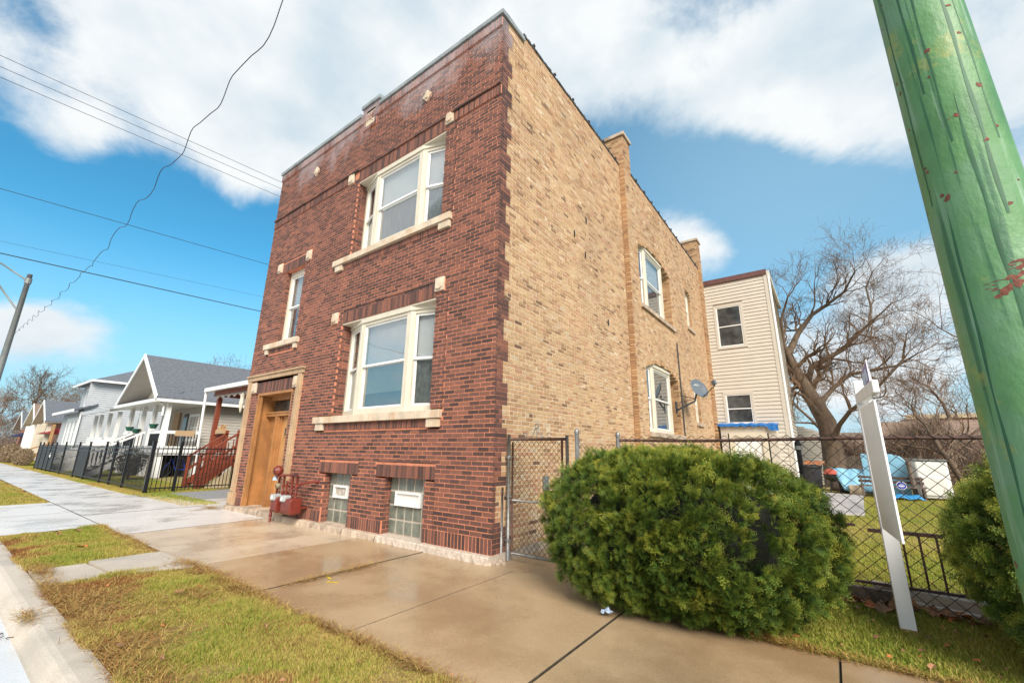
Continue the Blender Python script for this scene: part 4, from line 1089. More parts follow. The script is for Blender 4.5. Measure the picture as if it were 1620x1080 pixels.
gate = thing('wire_gate', 'narrow galvanised chain link gate with scroll top beside the brick corner', 'gate', (.06, .3, 0))
def pipe(name, parent, pts, r, mt, n=10): return MB().tube(pts, r, n).build(name, mt, parent, smooth=True)
pipe('gate_post', gate, [(-.01, .22, 0), (-.01, .22, .95)], .026, M_STEEL)
pipe('hinge_post', gate, [(.055, .29, .0), (.055, .29, 1.68)], .024, M_STEEL)
pipe('frame_tube', gate, [(.115, .30, .10), (.115, .30, 1.57)], .015, M_RUST)
pipe('frame_tube', gate, [(.93, .30, .10), (.93, .30, 1.60)], .015, M_RUST)
pipe('frame_tube', gate, [(.115, .30, .10), (.93, .30, .10)], .017, M_STEEL)
pipe('frame_tube', gate, [(.07, .30, 1.61), (1.0, .30, 1.61)], .021, M_RUST)
pipe('frame_tube', gate, [(.115, .30, .78), (.93, .30, .78)], .015, M_STEEL)
netting('netting', gate, (.12, .30), (.925, .30), .11, 1.585, .078, .085, .0042, M_MESHW, barb=0)
m = MB()
for sx in (-1, 1):
    c0 = .53
    m.tube([(c0 + sx * (.02 + .10 * t), .30, 1.63 + .13 * (1 - t) ** 2 + .012 * math.sin(t * 9)) for t in [i / 8 for i in range(9)]], .006, 6)
    m.tube([(c0 + sx * (.20 + .035 * math.cos(t)), .30, 1.665 + .035 * math.sin(t)) for t in [i * .55 for i in range(11)]], .006, 6)
m.tube([(.53 + .03 * math.cos(t), .30, 1.79 + .03 * math.sin(t)) for t in [i * .6 for i in range(12)]], .007, 6); m.tube([(.53, .30, 1.62), (.53, .30, 1.76)], .006, 6)
m.build('scroll_ornament', M_STEEL, gate)
for z in (.25, .82, 1.35): m = MB(); m.box(-.03, .12, .27, .285, z, z + .02); m.lathe((.055, .29, 0), [(.032, z - .01), (.032, z + .03)], 10); m.build('hinge', M_STEEL, gate)
m = MB(); m.box(.92, .99, .27, .33, 1.02, 1.22); m.build('latch', M_RUST, gate)
t = thing('outlet_box', 'small grey utility cover on the tan brick wall, seen through the wire gate', 'box', (0, 1.35, .9))
m = MB(); m.box(.0, .03, 1.28, 1.44, .84, 1.06); m.build('box_body', M_LAMP, t, bevel=.006); m = MB(); m.box(.028, .045, 1.33, 1.39, .87, .95); m.build('box_cover', M_STEEL, t, bevel=.004)
m = MB(); m.tube([(1.02, .30, 0), (1.02, .30, 1.66)], .024, 10); pipe('latch_post', gate, [(1.0, .31, 0), (1.0, .31, 1.66)], .023, M_STEEL)
pipe('rust_sleeve', gate, [(1.0, .31, .95), (1.0, .31, 1.20)], .040, M_RUST)
fence = thing('chain_link_fence', 'brown rusty chain link fence with pipe rail behind the yews', 'fence', (1.5, 1.0, 0))
for (x, y, h, mt, r) in ((1.14, .33, 1.74, M_STEEL, .028), (1.43, 1.0, 1.72, M_STEEL, .028), (3.53, 1.03, 1.60, M_BLACK, .026), (6.4, 1.03, 1.60, M_RUST, .026), (9.4, 1.03, 1.60, M_RUST, .026)):
    m = MB(); m.tube([(x, y, 0), (x, y, h - .05)], r, 10); m.lathe((x, y, 0), [(r * 1.25, h - .06), (r * 1.25, h - .03), (r * .9, h - .01), (.006, h + .01)], 10); m.build('post', mt, fence, smooth=False)
pts = [(1.43 + i * .5, 1.0, 1.612 - .012 * math.sin(i * .8)) for i in range(17)]
pipe('top_rail', fence, pts, .019, M_RUST)
netting('netting', fence, (1.14, .34), (1.43, .99), .08, 1.56, .078, .085, .0036, M_MESHW, barb=.02, sag=.05)
netting('netting', fence, (1.45, .985), (9.4, .985), .08, 1.615, .128, .118, .0050, M_MESHW, barb=.045)
for x in (1.43, 3.53, 6.4): m = MB(); m.lathe((x, 1.0, 0), [(.034, 1.5), (.034, 1.54)], 10); m.build('clamp', M_STEEL, fence)
# short iron railing and low wall behind
ir = thing('iron_railing', 'short rusty brown iron railing standing behind the chain link fence', 'railing', (4.0, 1.45, 0))
m = MB(); m.box(3.60, 3.92, 1.43, 1.47, .70, .725); m.build('top_rail', M_RUST, ir); m = MB(); m.box(4.02, 6.0, 1.43, 1.47, .655, .69); m.build('top_rail', M_RUST, ir)
m = MB(); m.box(3.1, 6.0, 1.435, 1.465, .14, .165); m.build('bottom_rail', M_RUST, ir)
for x in (3.66, 3.78, 4.16, 4.29, 4.42, 4.55, 4.68, 4.81, 4.94, 5.07, 5.2): m = MB(); m.box(x - .009, x + .009, 1.441, 1.459, .15, .68); m.build('baluster', M_RUST, ir)
for x in (3.62, 5.9): m = MB(); m.box(x - .018, x + .018, 1.43, 1.47, 0, .72); m.build('post', M_RUST, ir)
lw = thing('low_wall', 'low angled concrete kerb wall lying behind the sign post', 'wall', (4.4, 1.3, 0))
m = MB(); m.prism([(3.98, 1.52, -.05), (5.35, 1.16, -.05), (5.35, 1.30, -.05), (3.98, 1.66, -.05)], (0, 0, .19)); m.build('wall_block', M_KERB, lw, bevel=.01)
m = MB(); m.prism([(4.1, 1.40, -.05), (5.3, 1.08, -.05), (5.3, 1.15, -.05), (4.1, 1.47, -.05)], (0, 0, .10)); m.build('ledge', M_KERB, lw, bevel=.01)
m = MB(); m.box(3.0, 4.15, 1.20, 1.26, -.02, .15); o = m.build('edging_plank', M_WOODOLD); setp(o, 'dark rotten edging plank at the foot of the chain link fence', 'plank')
# fallen leaves : curled individual leaves
def leaf_mesh(name, mt, s, seed):
    rg = random.Random(seed); m = MB(); n = 9; c = [(0, 0, .004)]
    for k in range(n):
        a = 2 * math.pi * k / n; r = s * (1 if k % 2 else .6) * rg.uniform(.8, 1.2); c.append((math.cos(a) * r * 1.2, math.sin(a) * r * .8, abs(math.sin(a)) * s * rg.uniform(.1, .6)))
    m.add(c, [(0, k + 1, (k + 1) % n + 1) for k in range(n)]); me = bpy.data.meshes.new(name)
    me.from_pydata(m.v, [], m.f); me.materials.append(mt); me.update(); return me
LM = [leaf_mesh('fallen_leaf', M_ORANGE if k % 3 == 0 else M_DLEAF, .05 + .008 * (k % 3), k) for k in range(6)]
def leafdrop(n, xr, yr, zz, seed, lab, grp, sc=(.7, 1.2)):
    rg = random.Random(seed); V = []; Fq = []; mi = []
    for i in range(n):
        me = LM[rg.randrange(6)]; s = rg.uniform(*sc); E_ = Matrix.Rotation(rg.uniform(0, 6.28), 3, 'Z') @ Matrix.Rotation(rg.uniform(-.6, .6), 3, 'X') @ Matrix.Rotation(rg.uniform(-.6, .6), 3, 'Y')
        p = Vector((rg.uniform(*xr), rg.uniform(*yr), zz + rg.uniform(0, .03))); k = len(V); V += [tuple(p + E_ @ (v.co * s)) for v in me.vertices]
        for f in me.polygons: Fq.append([k + q for q in f.vertices]); mi.append(0 if me.materials[0] == M_ORANGE else 1)
    o = npmesh('fallen_leaves', V, Fq, [M_ORANGE, M_DLEAF], fm=mi); setp(o, lab, 'leaves', kind='stuff')
leafdrop(46, (3.55, 5.1), (1.0, 1.22), .02, 4, 'dry orange brown leaf in the drift along the foot of the wire fence', 'dry leaves drifted against the fence', (.8, 1.5))
leafdrop(60, (3.0, 5.2), (-.45, .9), .02, 8, 'dry brown leaf lying on the grass strip round the sign post', '', (.15, .5))
leafdrop(70, (-3, 2.5), (-3.7, -2.45), .03, 9, 'small dry leaves lying on the parkway grass by the kerb', '', (.12, .42))
leafdrop(5, (-7.2, -5.0), (-3.5, -2.6), .03, 12, 'dark dead leaf lying on the grass patch by the driveway', 'dark leaves on the far grass patch', (.7, 1.1))
m = MB()
for i in range(16): 
    a = Vector((-2.05 + random.uniform(-.1, .1), -4.05 + random.uniform(-.05, .05), -.115)); m.bar(a, a + Vector((random.uniform(.03, .14), random.uniform(-.04, .04), random.uniform(0, .03))), .004)
o = m.build('dead_twig_clump', M_RUST, kind='stuff', loc=(-2.0, -4.05, -.12)); setp(o, 'reddish dead seed head clump lying in the gutter by the kerb', 'twigs')
m = MB(); m.ob((-.95, -1.75), (.9, .43), (-.43, .9), 0, .14, -.012, .012, .002, .0045); m.ob((-1.2, -1.62), (.96, -.25), (.25, .96), 0, .2, -.010, .010, .002, .0045)
o = m.build('paint_mark', simple('yellow_marking_paint', (.62, .45, .03), .7, .2, 20)); setp(o, 'faded yellow utility paint mark on the wet sidewalk', 'paint mark')
o['kind'] = 'stuff'

# ---------------------------------------------------------------- sign post with hanging panel and violet rider
sp = thing('sign_post', 'white painted wooden sign post with an arm reaching to the street, on the grass', 'sign post', (4.165, .52, 0))
m = MB(); m.box(4.085, 4.195, .47, .56, -.02, 2.15); m.build('post', M_GRAYP, sp, bevel=.006)
m = MB(); m.box(4.083, 4.197, .468, .562, 0.0, .035); m.build('stained_foot', simple('rusty_foot_stain', (.42, .28, .10), .8, .5, 30), sp)
m = MB(); m.prism([(4.09, .47, 1.925), (4.16, .47, 1.925), (4.192, -.45, 1.925), (4.150, -.45, 1.925)], (0, 0, .10)); m.build('arm', M_GRAYP, sp, bevel=.006)
for y in (.32, -.32):
    m = MB(); m.tube([(4.16 + .012 * math.cos(t), y, 1.905 + .018 * math.sin(t)) for t in [i * .7 for i in range(10)]], .003, 5); m.tube([(4.16, y + .01 * math.cos(t), 1.875 + .016 * math.sin(t)) for t in [i * .7 for i in range(10)]], .003, 5); m.build('hook', M_STEEL, sp)
m = MB(); m.prism([(4.095, .455, .82), (4.111, .456, .82), (4.164, -.34, .82), (4.148, -.341, .82)], (0, 0, 1.06)); o = m.build('hanging_sign', simple('bright_white_board', (.93, .93, .93), .5, .02, 4), loc=(4.16, 0, 1.86), bevel=.004); setp(o, 'blank white sign panel hanging edge on below the sign post arm', 'sign')
rd = thing('rider_sign', 'small violet and white rider sign standing on top of the sign post arm', 'sign', (4.16, 0, 2.035))
m = MB(); m.box(4.156, 4.164, -.26, .30, 2.026, 2.22); m.build('rider_panel', M_WHITE, rd)
for sx in (-1, 1):
    xx = 4.16 + sx * .0055
    m = MB(); m.box(xx - .001, xx + .001, -.245, .285, 2.038, 2.208); m.build('violet_print', M_PURP, rd)
    for k, yy in enumerate((-.17, -.10, -.03, .05, .14, .21)):
        m = MB(); x2 = 4.16 + sx * .0075
        for (a, b) in (((yy - .03, 2.06), (yy, 2.13 + .02 * (k % 2))), ((yy, 2.13), (yy + .03, 2.07)), ((yy - .015, 2.09), (yy + .02, 2.16 - .02 * (k % 3)))):
            m.bar((x2, a[0], a[1]), (x2, b[0], b[1]), .002, .018, up=(1, 0, 0))
        m.build('white_stroke', M_WHITE, rd)

# ---------------------------------------------------------------- green metal pole in the foreground
po = thing('metal_pole', 'tall round green painted metal pole with rust chips, close to the kerb', 'pole', (4.2986, -2.946, 0))
m = MB(); px, py = 4.2986, -2.946
m.tube([(px, py, z) for z in np.linspace(0, 9.4, 40)], [.13 - .00779 * z for z in np.linspace(0, 9.4, 40)], 48)
sh = m.build('shaft', M_POLE, po, smooth=True)
m = MB(); m.lathe((px, py, 0), [(.24, 0), (.24, .03), (.17, .05), (.15, .22), (.133, .26)], 32); m.build('base_flange', M_POLE, po, smooth=False)
rg = random.Random(5)
M_CHIPR = simple('rust_chip', (.17, .05, .03), .75, .4, 60, bmp=.6)
M_DRIP = simple('dark_green_drip', (.025, .105, .045), .6, .2, 10)
def on_pole(az, z, dr=0.): r = .13 - .00779 * z + dr; return Vector((px + math.cos(az) * r, py + math.sin(az) * r, z))
face = math.atan2(CAMP.y - py, CAMP.x - px)
for i in range(34):
    az = face + rg.uniform(-1.3, 1.3); z = rg.choice([rg.uniform(1.0, 4.6), rg.uniform(1.5, 3.0)]); n = 9; s = rg.uniform(.003, .011)
    P = [on_pole(az + math.cos(2 * math.pi * k / n) * s * rg.uniform(.5, 1.4) / .11, z + math.sin(2 * math.pi * k / n) * s * rg.uniform(.5, 1.3), .0006) for k in range(n)]
    m = MB(); m.add([on_pole(az, z, .0012)] + P, [(0, k + 1, (k + 1) % n + 1) for k in range(n)]); m.build('rust_chip', M_CHIPR, sh)
for (az0, zc_, ln, wd) in ((.25, 1.93, .13, .028), (.55, 1.98, .10, .022), (.05, 1.90, .05, .014), (.2, 1.36, .13, .016), (.6, 1.33, .1, .018)):
    n = 26; P = []
    for k in range(n):
        t = 2 * math.pi * k / n; P.append(on_pole(face + az0 + math.cos(t) * ln * .5 / .12 * rg.uniform(.6, 1.1), zc_ + math.sin(t) * wd * rg.uniform(.3, 1.1) + math.cos(t) * .012, .0008))
    m = MB(); m.add([on_pole(face + az0, zc_, .0012)] + P, [(0, k + 1, (k + 1) % n + 1) for k in range(n)]); m.build('rust_patch', M_CHIPR, sh)
for i in range(7):
    az = face + (-.95 + i * .3) + rg.uniform(-.05, .05); z0 = rg.uniform(1.0, 2.8); z1 = z0 + rg.uniform(.5, 2.2); N = 30; m = MB(); V = []
    wd = rg.uniform(.002, .0055)
    for k in range(N + 1):
        z = z0 + (z1 - z0) * k / N; a = az + .03 * math.sin(z * 3 + i) + .012 * math.sin(z * 17 + i * 2); w = wd * (.6 + .5 * math.sin(z * 11 + i) ** 2) * (1 if k < N - 3 else (N - k) / 4 + .05) / .11
        V += [on_pole(a - w, z, .0004), on_pole(a, z, .0009), on_pole(a + w, z, .0004)]
    m.add(V, [(k * 3 + j, k * 3 + j + 1, k * 3 + j + 4, k * 3 + j + 3) for k in range(N) for j in (0, 1)]); m.build('paint_drip', M_DRIP, sh, smooth=True)

# ---------------------------------------------------------------- gas meters beside the doorway
gm = thing('gas_meters', 'cluster of dark red painted gas meters and pipes on the front wall beside the doorway', 'gas meters', (-5.1, -.2, 0))
def pip(pts, r=.022): return MB().tube(pts, r, 10).build('pipe', M_METER, gm, smooth=True)
pip([(-5.60, -.24, -.02), (-5.60, -.24, .46)], .026); pip([(-5.60, -.24, .44), (-5.50, -.24, .50), (-5.47, -.22, .86)], .02)
m = MB()
for z in (.10, .2, .30, .36): m.lathe((-5.60, -.24, 0), [(.036, z), (.036, z + .03)], 8)
m.build('pipe_coupling', M_METER, gm)
m = MB(); m.lathe((-5.48, -.27, .99), [(.03, -.09), (.085, -.06), (.105, -.02), (.105, .03), (.08, .06), (.03, .10)], 18, 'y'); m.lathe((-5.48, -.24, 0), [(.045, .86), (.05, .93)], 12); m.build('regulator', M_METER, gm, smooth=True)
m = MB(); m.lathe((-5.55, -.27, 0), [(.055, .80), (.045, .86), (.02, .88)], 12); m.build('vent_cap', simple('pale_blue_cap', (.36, .45, .52), .4, .1, 5), gm, smooth=True)
pip([(-5.47, -.24, .90), (-4.80, -.20, .93)], .022)
for x in (-5.32, -5.18, -4.98, -4.80): pip([(x, -.2, .46), (x, -.2, .91 if x != -5.18 else .8)], .02)
pip([(-5.18, -.2, .76), (-5.0, -.2, .79), (-4.98, -.2, .7)], .018); pip([(-4.80, -.2, .70), (-4.62, -.2, .78), (-4.40, -.10, .82), (-4.34, .02, .82)], .024)
for x in (-5.32, -5.18, -4.98, -4.80):
    m = MB(); m.lathe((x, -.2, 0), [(.033, .55), (.036, .60)], 8); m.lathe((x, -.2, 0), [(.033, .68), (.036, .72)], 8); m.build('pipe_coupling', M_METER, gm)
m = MB(); m.lathe((-5.40, -.27, .70), [(.02, -.05), (.052, -.03), (.052, .02), (.02, .05)], 12, 'y'); m.build('valve', simple('khaki_valve', (.27, .23, .15), .6, .2, 9), gm, smooth=True)
for (x0, x1, cp) in ((-5.42, -5.20, 'a'), (-5.02, -4.66, 'b')):
    y0, y1 = -.36, -.12
    m = MB(); m.prism([(x0, y1, .22), (x0, y1, .50), (x0, y0 + .03, .50), (x0, y0, .47), (x0, y0, .26), (x0, y0 + .04, .20)], (x1 - x0, 0, 0)); m.build('meter_body', M_METER, gm, bevel=.022)
    m = MB(); m.box(x0 - .012, x0 + .165, y0 - .03, y0 + .12, .43, .55); m.build('meter_head', simple('grey_meter_head', (.36, .38, .38), .35, .2, 12), gm, bevel=.022)
    m = MB(); m.lathe((x0 + .075, y0 - .032, .49), [(.04, 0), (.04, .006)], 14, 'y'); m.build('meter_dial', M_WHITE, gm)
    m = MB(); m.box(x0 + .0, x1 + .0, -.12, .02, .30, .33); m.build('wall_bracket', M_METER, gm)

# ---------------------------------------------------------------- satellite dish
dd = thing('satellite_dish', 'grey satellite dish on a dark angled mast fixed to the tan side wall', 'satellite dish', (SB, 8.9, 2.6))
m = MB(); m.bar((SB + .03, 8.75, 2.62), (SB + .03, 8.75, 2.98), .03, .16); m.build('wall_bracket', M_DKMET, dd)
m = MB(); m.tube([(SB + .05, 8.75, 2.72), (SB + .42, 9.48, 3.05), (SB + .46, 9.56, 3.30)], .028, 10); m.build('mast', M_DKMET, dd, smooth=True)
m = MB(); m.tube([(SB + .02, 8.9, 3.2), (SB + .44, 9.5, 3.12)], .010, 6); m.tube([(SB + .02, 9.2, 3.0), (SB + .44, 9.5, 3.12)], .010, 6); m.build('stay_rod', M_DKMET, dd)
dc = Vector((SB + .50, 9.62, 3.44)); dn = Vector((.84, -.42, .34)).normalized(); dx_ = dn.cross(Vector((0, 0, 1))).normalized(); dy_ = dx_.cross(dn).normalized()
m = MB(); N = 28; rings = 6; vs = []
for side in (0, 1):
    for i in range(rings + 1):
        rr = i / rings
        for k in range(N):
            th = 2 * math.pi * k / N; v = dc + dx_ * math.cos(th) * rr * .36 + dy_ * math.sin(th) * rr * .32 + dn * (rr * rr * .075 - side * .012); vs.append(v)
fs = []
for side in (0, 1):
    o_ = side * (rings + 1) * N
    for i in range(rings):
        for k in range(N): a = o_ + i * N + k; b = o_ + i * N + (k + 1) % N; fs.append((a, b, b + N, a + N) if side == 0 else (a, a + N, b + N, b))
for k in range(N): a = rings * N + k; b = rings * N + (k + 1) % N; o_ = (rings + 1) * N; fs.append((a, b, b + o_, a + o_))
m.add(vs, fs); m.build('reflector', M_DISH, dd, smooth=True)
m = MB(); e = dc - dy_ * .32 + dn * .05; lf = dc + dn * .62 - dy_ * .18 ; m.tube([e, lf], .014, 8); m.build('feed_arm', M_DKMET, dd)
m = MB(); m.bar(lf + dy_ * .02, lf + dy_ * .16, .09, .13); m.build('feed_horn', M_DISH, dd, bevel=.012)
m = MB(); m.lathe(tuple(lf + dy_ * .1 - dn * .05), [(.035, -.03), (.04, .03)], 10, 'y'); m.build('feed_cap', M_WHITE, dd)
tx = bpy.data.curves.new('dish_lettering', 'FONT'); tx.body = 'DIRECTV'; tx.size = .10; tx.extrude = .001; tx.align_x = 'CENTER'; tx.materials.append(M_WHITE)
t0 = bpy.data.objects.new('tmp_text', tx); COL.objects.link(t0); bpy.context.view_layer.update(); tme = bpy.data.meshes.new_from_object(t0.evaluated_get(bpy.context.evaluated_depsgraph_get())); bpy.data.objects.remove(t0)
to = bpy.data.objects.new('dish_lettering', tme); COL.objects.link(to); to.parent = dd; to['kind'] = 'stuff'
tp = dc + dy_ * .10 + dn * .022 - wloc(dd); Mt = Matrix(((-dx_), dy_, dn)).transposed().to_4x4() if False else Matrix((dx_, dy_, dn)).transposed().to_4x4()
if dx_.cross(dy_).dot(dn) < 0: Mt = Matrix((-dx_, dy_, dn)).transposed().to_4x4()
Mt.translation = tp; to.matrix_local = Mt
m = MB(); m.tube([(SB + .03, 9.45, 5.0), (SB + .035, 9.46, 3.5), (SB + .03, 9.45, 0)], .02, 6); o = m.build('wall_cable', M_WIRE, loc=(SB, 9.45, 0)); setp(o, 'dark cable conduit running down the tan side wall beside the lower side window', 'cable')
# small iron wall anchors on the side wall
for i, (y, z) in enumerate(((2.6, 6.0), (3.1, 5.7), (4.2, 4.4), (3.2, 6.6))):
    m = MB(); m.box(0, .02, y, y + .03, z - .07, z + .07); o = m.build('wall_anchor', M_DKMET, loc=(0, y, z)); setp(o, 'small dark iron anchor on the tan side wall, ' + ('the one nearest the red corner', 'just below and beside the nearest one', 'lowest and farthest from the corner', 'highest of the four')[i], 'wall anchor', 'iron anchors on the side wall')

# ---------------------------------------------------------------- rear siding wing
rw = thing('siding_wing', 'tall beige vinyl sided rear wing with maroon roof edge behind the brick building', 'building', (1.3, 15, 0))
def lapwall(name, parent, p, q, z0, z1, hb, mt, holes=(), dep=.014, top=None):
    """lap siding boards from plan p to q (outside on the right of p->q)"""
    p = Vector(p[:2]); q = Vector(q[:2]); L = (q - p).length; u = (q - p) / L; n = Vector((u.y, -u.x)); m = MB(); z = z0; k = 0
    while z < z1 - .01:
        zt = min(z + hb, z1); zm = (z + zt) / 2
        a0, a1 = 0, L
        if top: a0, a1 = top(zm)
        if a1 - a0 > .05:
            hs = [(h[0], h[1]) for h in holes if h[2] < zm < h[3]]
            for (a, b) in sub_iv((a0, a1), hs):
                P = [(p + u * a), (p + u * b)]
                A = [(v.x, v.y) for v in P]; B = [((v + n * dep).x, (v + n * dep).y) for v in P]
                m.add([(A[0][0], A[0][1], zt), (A[1][0], A[1][1], zt), (B[1][0], B[1][1], z), (B[0][0], B[0][1], z), (A[0][0], A[0][1], z), (A[1][0], A[1][1], z)], [(3, 2, 1, 0), (4, 5, 2, 3)])
        z += hb
    o = m.build(name, mt, parent); o['kind'] = 'stuff'; return o
X0, X1, YW, ZW = -.0, 2.62, 15.0, 8.85
hl = [(.45, 1.62, 5.80, 7.85), (.45, 1.60, 2.56, 3.95), (.55, 1.95, -1, 2.45)]
m = MB(); m.box(X0 - 3, X1 - .02, YW + .03, 20.5, 0, ZW); m.build('wall_body', M_TAN_SID, rw)
lapwall('front_siding', rw, (X0, YW), (X1, YW), 0, ZW, .152, M_TAN_SID, hl, .026)
lapwall('side_siding', rw, (X1, YW), (X1, 20.5), 0, ZW - .1, .152, M_TAN_SID, [(1.2, 2.2, 5.2, 7.2)], .026)
m = MB(); m.box(X1 - .09, X1 + .03, YW - .03, YW + .09, 0, ZW); m.build('corner_trim', M_TAN_SID, rw)
m = MB(); m.tube([(X1 + .09, YW + .04, 0), (X1 + .09, YW + .04, ZW + .0)], .045, 8); m.build('downspout', M_WHITE, rw)
m = MB(); m.box(X0, X1 + .04, YW - .08, YW + .06, ZW, ZW + .22); m.build('roof_edge', M_MAROON, rw)
m = MB(); m.box(X1 + .02, X1 + .14, YW, 20.5, ZW - .02, ZW + .16); m.build('gutter', M_BEIGE, rw)
m = MB(); m.box(X0 - 3, X1, YW, 20.5, ZW, ZW + .14); m.build('roof', M_TAR, rw)
def plainwin(parent, O, u, n, w, z0, z1, frame_m, sash_m, glass=None, name='window', muntins=(0, 1), trim=.1):
    m = MB(); t = trim; m.ob(O, u, n, -t, 0, -.04, .03, z0 - t, z1 + t); m.ob(O, u, n, w, w + t, -.04, .03, z0 - t, z1 + t); m.ob(O, u, n, 0, w, -.04, .03, z1, z1 + t); m.ob(O, u, n, 0, w, -.04, .03, z0 - t, z0)
    f = m.build(name, frame_m, parent); s = .045
    q = MB(); q.ob(O, u, n, 0, s, -.03, .012, z0, z1); q.ob(O, u, n, w - s, w, -.03, .012, z0, z1); q.ob(O, u, n, s, w - s, -.03, .012, z1 - s, z1); q.ob(O, u, n, s, w - s, -.03, .012, z0, z0 + s)
    mv, mh = muntins
    for i in range(mv): a = w * (i + 1) / (mv + 1); q.ob(O, u, n, a - .02, a + .02, -.028, .008, z0 + s, z1 - s)
    for i in range(mh): a = z0 + (z1 - z0) * (i + 1) / (mh + 1); q.ob(O, u, n, s, w - s, -.028, .010, a - .02, a + .02)
    q.build('sash', sash_m, f)
    q = MB(); q.ob(O, u, n, s, w - s, -.02, -.012, z0 + s, z1 - s); q.build('pane', glass or M_PANE, f); return f
def panem():
    m, t, b = newmat('dark_reflecting_pane'); col = ramp(t, noise(t, 2.5, 4, .6, coord='World'), [(.35, (.03, .032, .035)), (.7, (.10, .11, .11))]); t.links.new(col, b.inputs['Base Color'])
    b.inputs['Roughness'].default_value = .08; return m
M_PANE = panem()
plainwin(rw, (.55, YW), (1, 0), (0, -1), .97, 5.92, 7.72, M_TAN_SID, M_WHITE); plainwin(rw, (.55, YW), (1, 0), (0, -1), .95, 2.66, 3.85, M_TAN_SID, M_WHITE)
plainwin(rw, (X1, YW + 1.3), (0, 1), (1, 0), .8, 5.3, 7.1, M_TAN_SID, M_WHITE)
# little door hood with blue tarp
m = MB(); m.box(.30, .55, YW - .5, YW, 0, 2.5); m.build('vestibule_side', M_TAN_SID, rw); m = MB(); m.box(1.98, 2.25, YW - .5, YW, 0, 2.46); m.build('vestibule_side', M_TAN_SID, rw)
m = MB(); m.box(.55, 1.98, YW - .5, YW, 2.22, 2.5); m.build('vestibule_head', M_TAN_SID, rw)
m = MB(); m.box(.60, .78, YW - .53, YW - .45, 0, 2.25); m.box(1.75, 1.93, YW - .53, YW - .45, 0, 2.25); m.box(.78, 1.75, YW - .53, YW - .45, 2.08, 2.25); m.build('door_casing', M_BEIGE, rw)
m = MB(); m.box(.78, 1.75, YW - .46, YW - .40, 0, 2.08); dr2 = m.build('door', M_WHITE, rw)
for (xa, za) in ((.88, 1.2), (1.3, 1.2), (.88, .3), (1.3, .3)): m = MB(); m.box(xa, xa + .34, YW - .475, YW - .459, za, za + .7); m.build('door_panel', M_WHITE, dr2, bevel=.01)
m = MB(); N = 22
top = [(.22 + 2.12 * i / N, 2.60 + .02 * math.sin(i * 1.7) - .03 * i / N) for i in range(N + 1)]
for i in range(N):
    (xa, za), (xb, zb) = top[i], top[i + 1]; ha = .06 + .05 * abs(math.sin(i * 2.1)) + (.16 if i > N - 4 else 0); hb = .06 + .05 * abs(math.sin((i + 1) * 2.1)) + (.16 if i + 1 > N - 4 else 0)
    yo = YW - .62 - .02 * math.sin(i * 2.3); m.add([(xa, YW, za + .08), (xb, YW, zb + .08), (xb, yo, zb), (xa, yo, za), (xa, yo - .01, za - ha), (xb, yo - .01, zb - hb)], [(0, 1, 2, 3), (3, 2, 5, 4)])
o = m.build('blue_tarp', M_TARPB, loc=(1.2, YW, 2.6)); setp(o, 'bright blue tarp draped over the small door hood of the beige wing', 'tarp')
# lean-to roof behind, at the right of the wing
sh_ = thing('lean_to', 'low lean-to shed with tan siding right behind the beige wing', 'shed', (3.2, 22.5, 0))
m = MB(); m.prism([(2.0, 22.5, 0), (3.8, 22.5, 0), (3.8, 22.5, 2.48), (2.0, 22.5, 3.1)], (0, 4, 0)); m.build('shed_wall', M_TAN_SID, sh_)
lapwall('shed_siding', sh_, (2.0, 22.48), (3.8, 22.48), .0, 3.1, .13, M_TAN_SID, dep=.03, top=lambda z: (0, 1.8 if z < 2.48 else max(.06, 1.8 - (z - 2.48) * 2.9)))
# ---------------------------------------------------------------- street to the left
def gable(parent, x0, x1, y0, y1, zb, zp, t=.12, mt=M_ROOF, wt=M_WHITE, name='roof'):
    """gable roof, ridge along y. x0<x1 eaves"""
    xm = (x0 + x1) / 2; m = MB()
    m.prism([(x0, y0, zb), (xm, y0, zp), (xm, y0, zp + t), (x0, y0, zb + t)], (0, y1 - y0, 0))
    m.prism([(xm, y0, zp), (x1, y0, zb), (x1, y0, zb + t), (xm, y0, zp + t)], (0, y1 - y0, 0))
    r = m.build(name, mt, parent)
    m = MB(); m.prism([(x0 + .02, y0 + .03, zb - .01), (xm, y0 + .03, zp - .01), (xm, y0 + .03, zp - .04), (x0 + .02, y0 + .03, zb - .04)], (0, 1.4, 0)); m.prism([(xm, y0 + .03, zp - .01), (x1 - .02, y0 + .03, zb - .01), (x1 - .02, y0 + .03, zb - .04), (xm, y0 + .03, zp - .04)], (0, 1.4, 0)); m.build('soffit', M_TAN_SID, r)
    # shingle courses : low steps that catch the light
    m = MB(); n = 26
    for i in range(n):
        f0, f1 = i / n, (i + 1) / n
        for sx, xe in ((1, x1), (-1, x0)):
            xa, xb = xe + (xm - xe) * f0, xe + (xm - xe) * f1; za, zb_ = zb + (zp - zb) * f0 + t, zb + (zp - zb) * f1 + t
            m.add([(xa, y0, za + .018), (xa, y1, za + .018), (xb, y1, zb_ + .002), (xb, y0, zb_ + .002), (xa, y0, za), (xa, y1, za)], [(0, 1, 2, 3), (0, 1, 5, 4)])
    m.build('shingle_courses', mt, r, kind='stuff')
    m = MB()
    for xe in (x0, x1): m.prism([(xe, y0 - .03, zb - .1), (xm, y0 - .03, zp - .1), (xm, y0 - .03, zp + t + .04), (xe, y0 - .03, zb + t + .04)], (0, .06, 0))
    m.build('rake_board', wt, r)
    return r
h1 = thing('gabled_house', 'white trimmed bungalow with big grey shingle gable and raised columned porch', 'house', (-25.5, 6, 0))
EX0, EX1, EY = -29.2, -21.85, 1.45
gable(h1, EX0, EX1, EY, 17, 3.66, 6.15)
m = MB(); m.box(-28.7, -22.45, 3.6, 16.5, 0, 3.6); m.build('wall', M_TAUPE, h1)
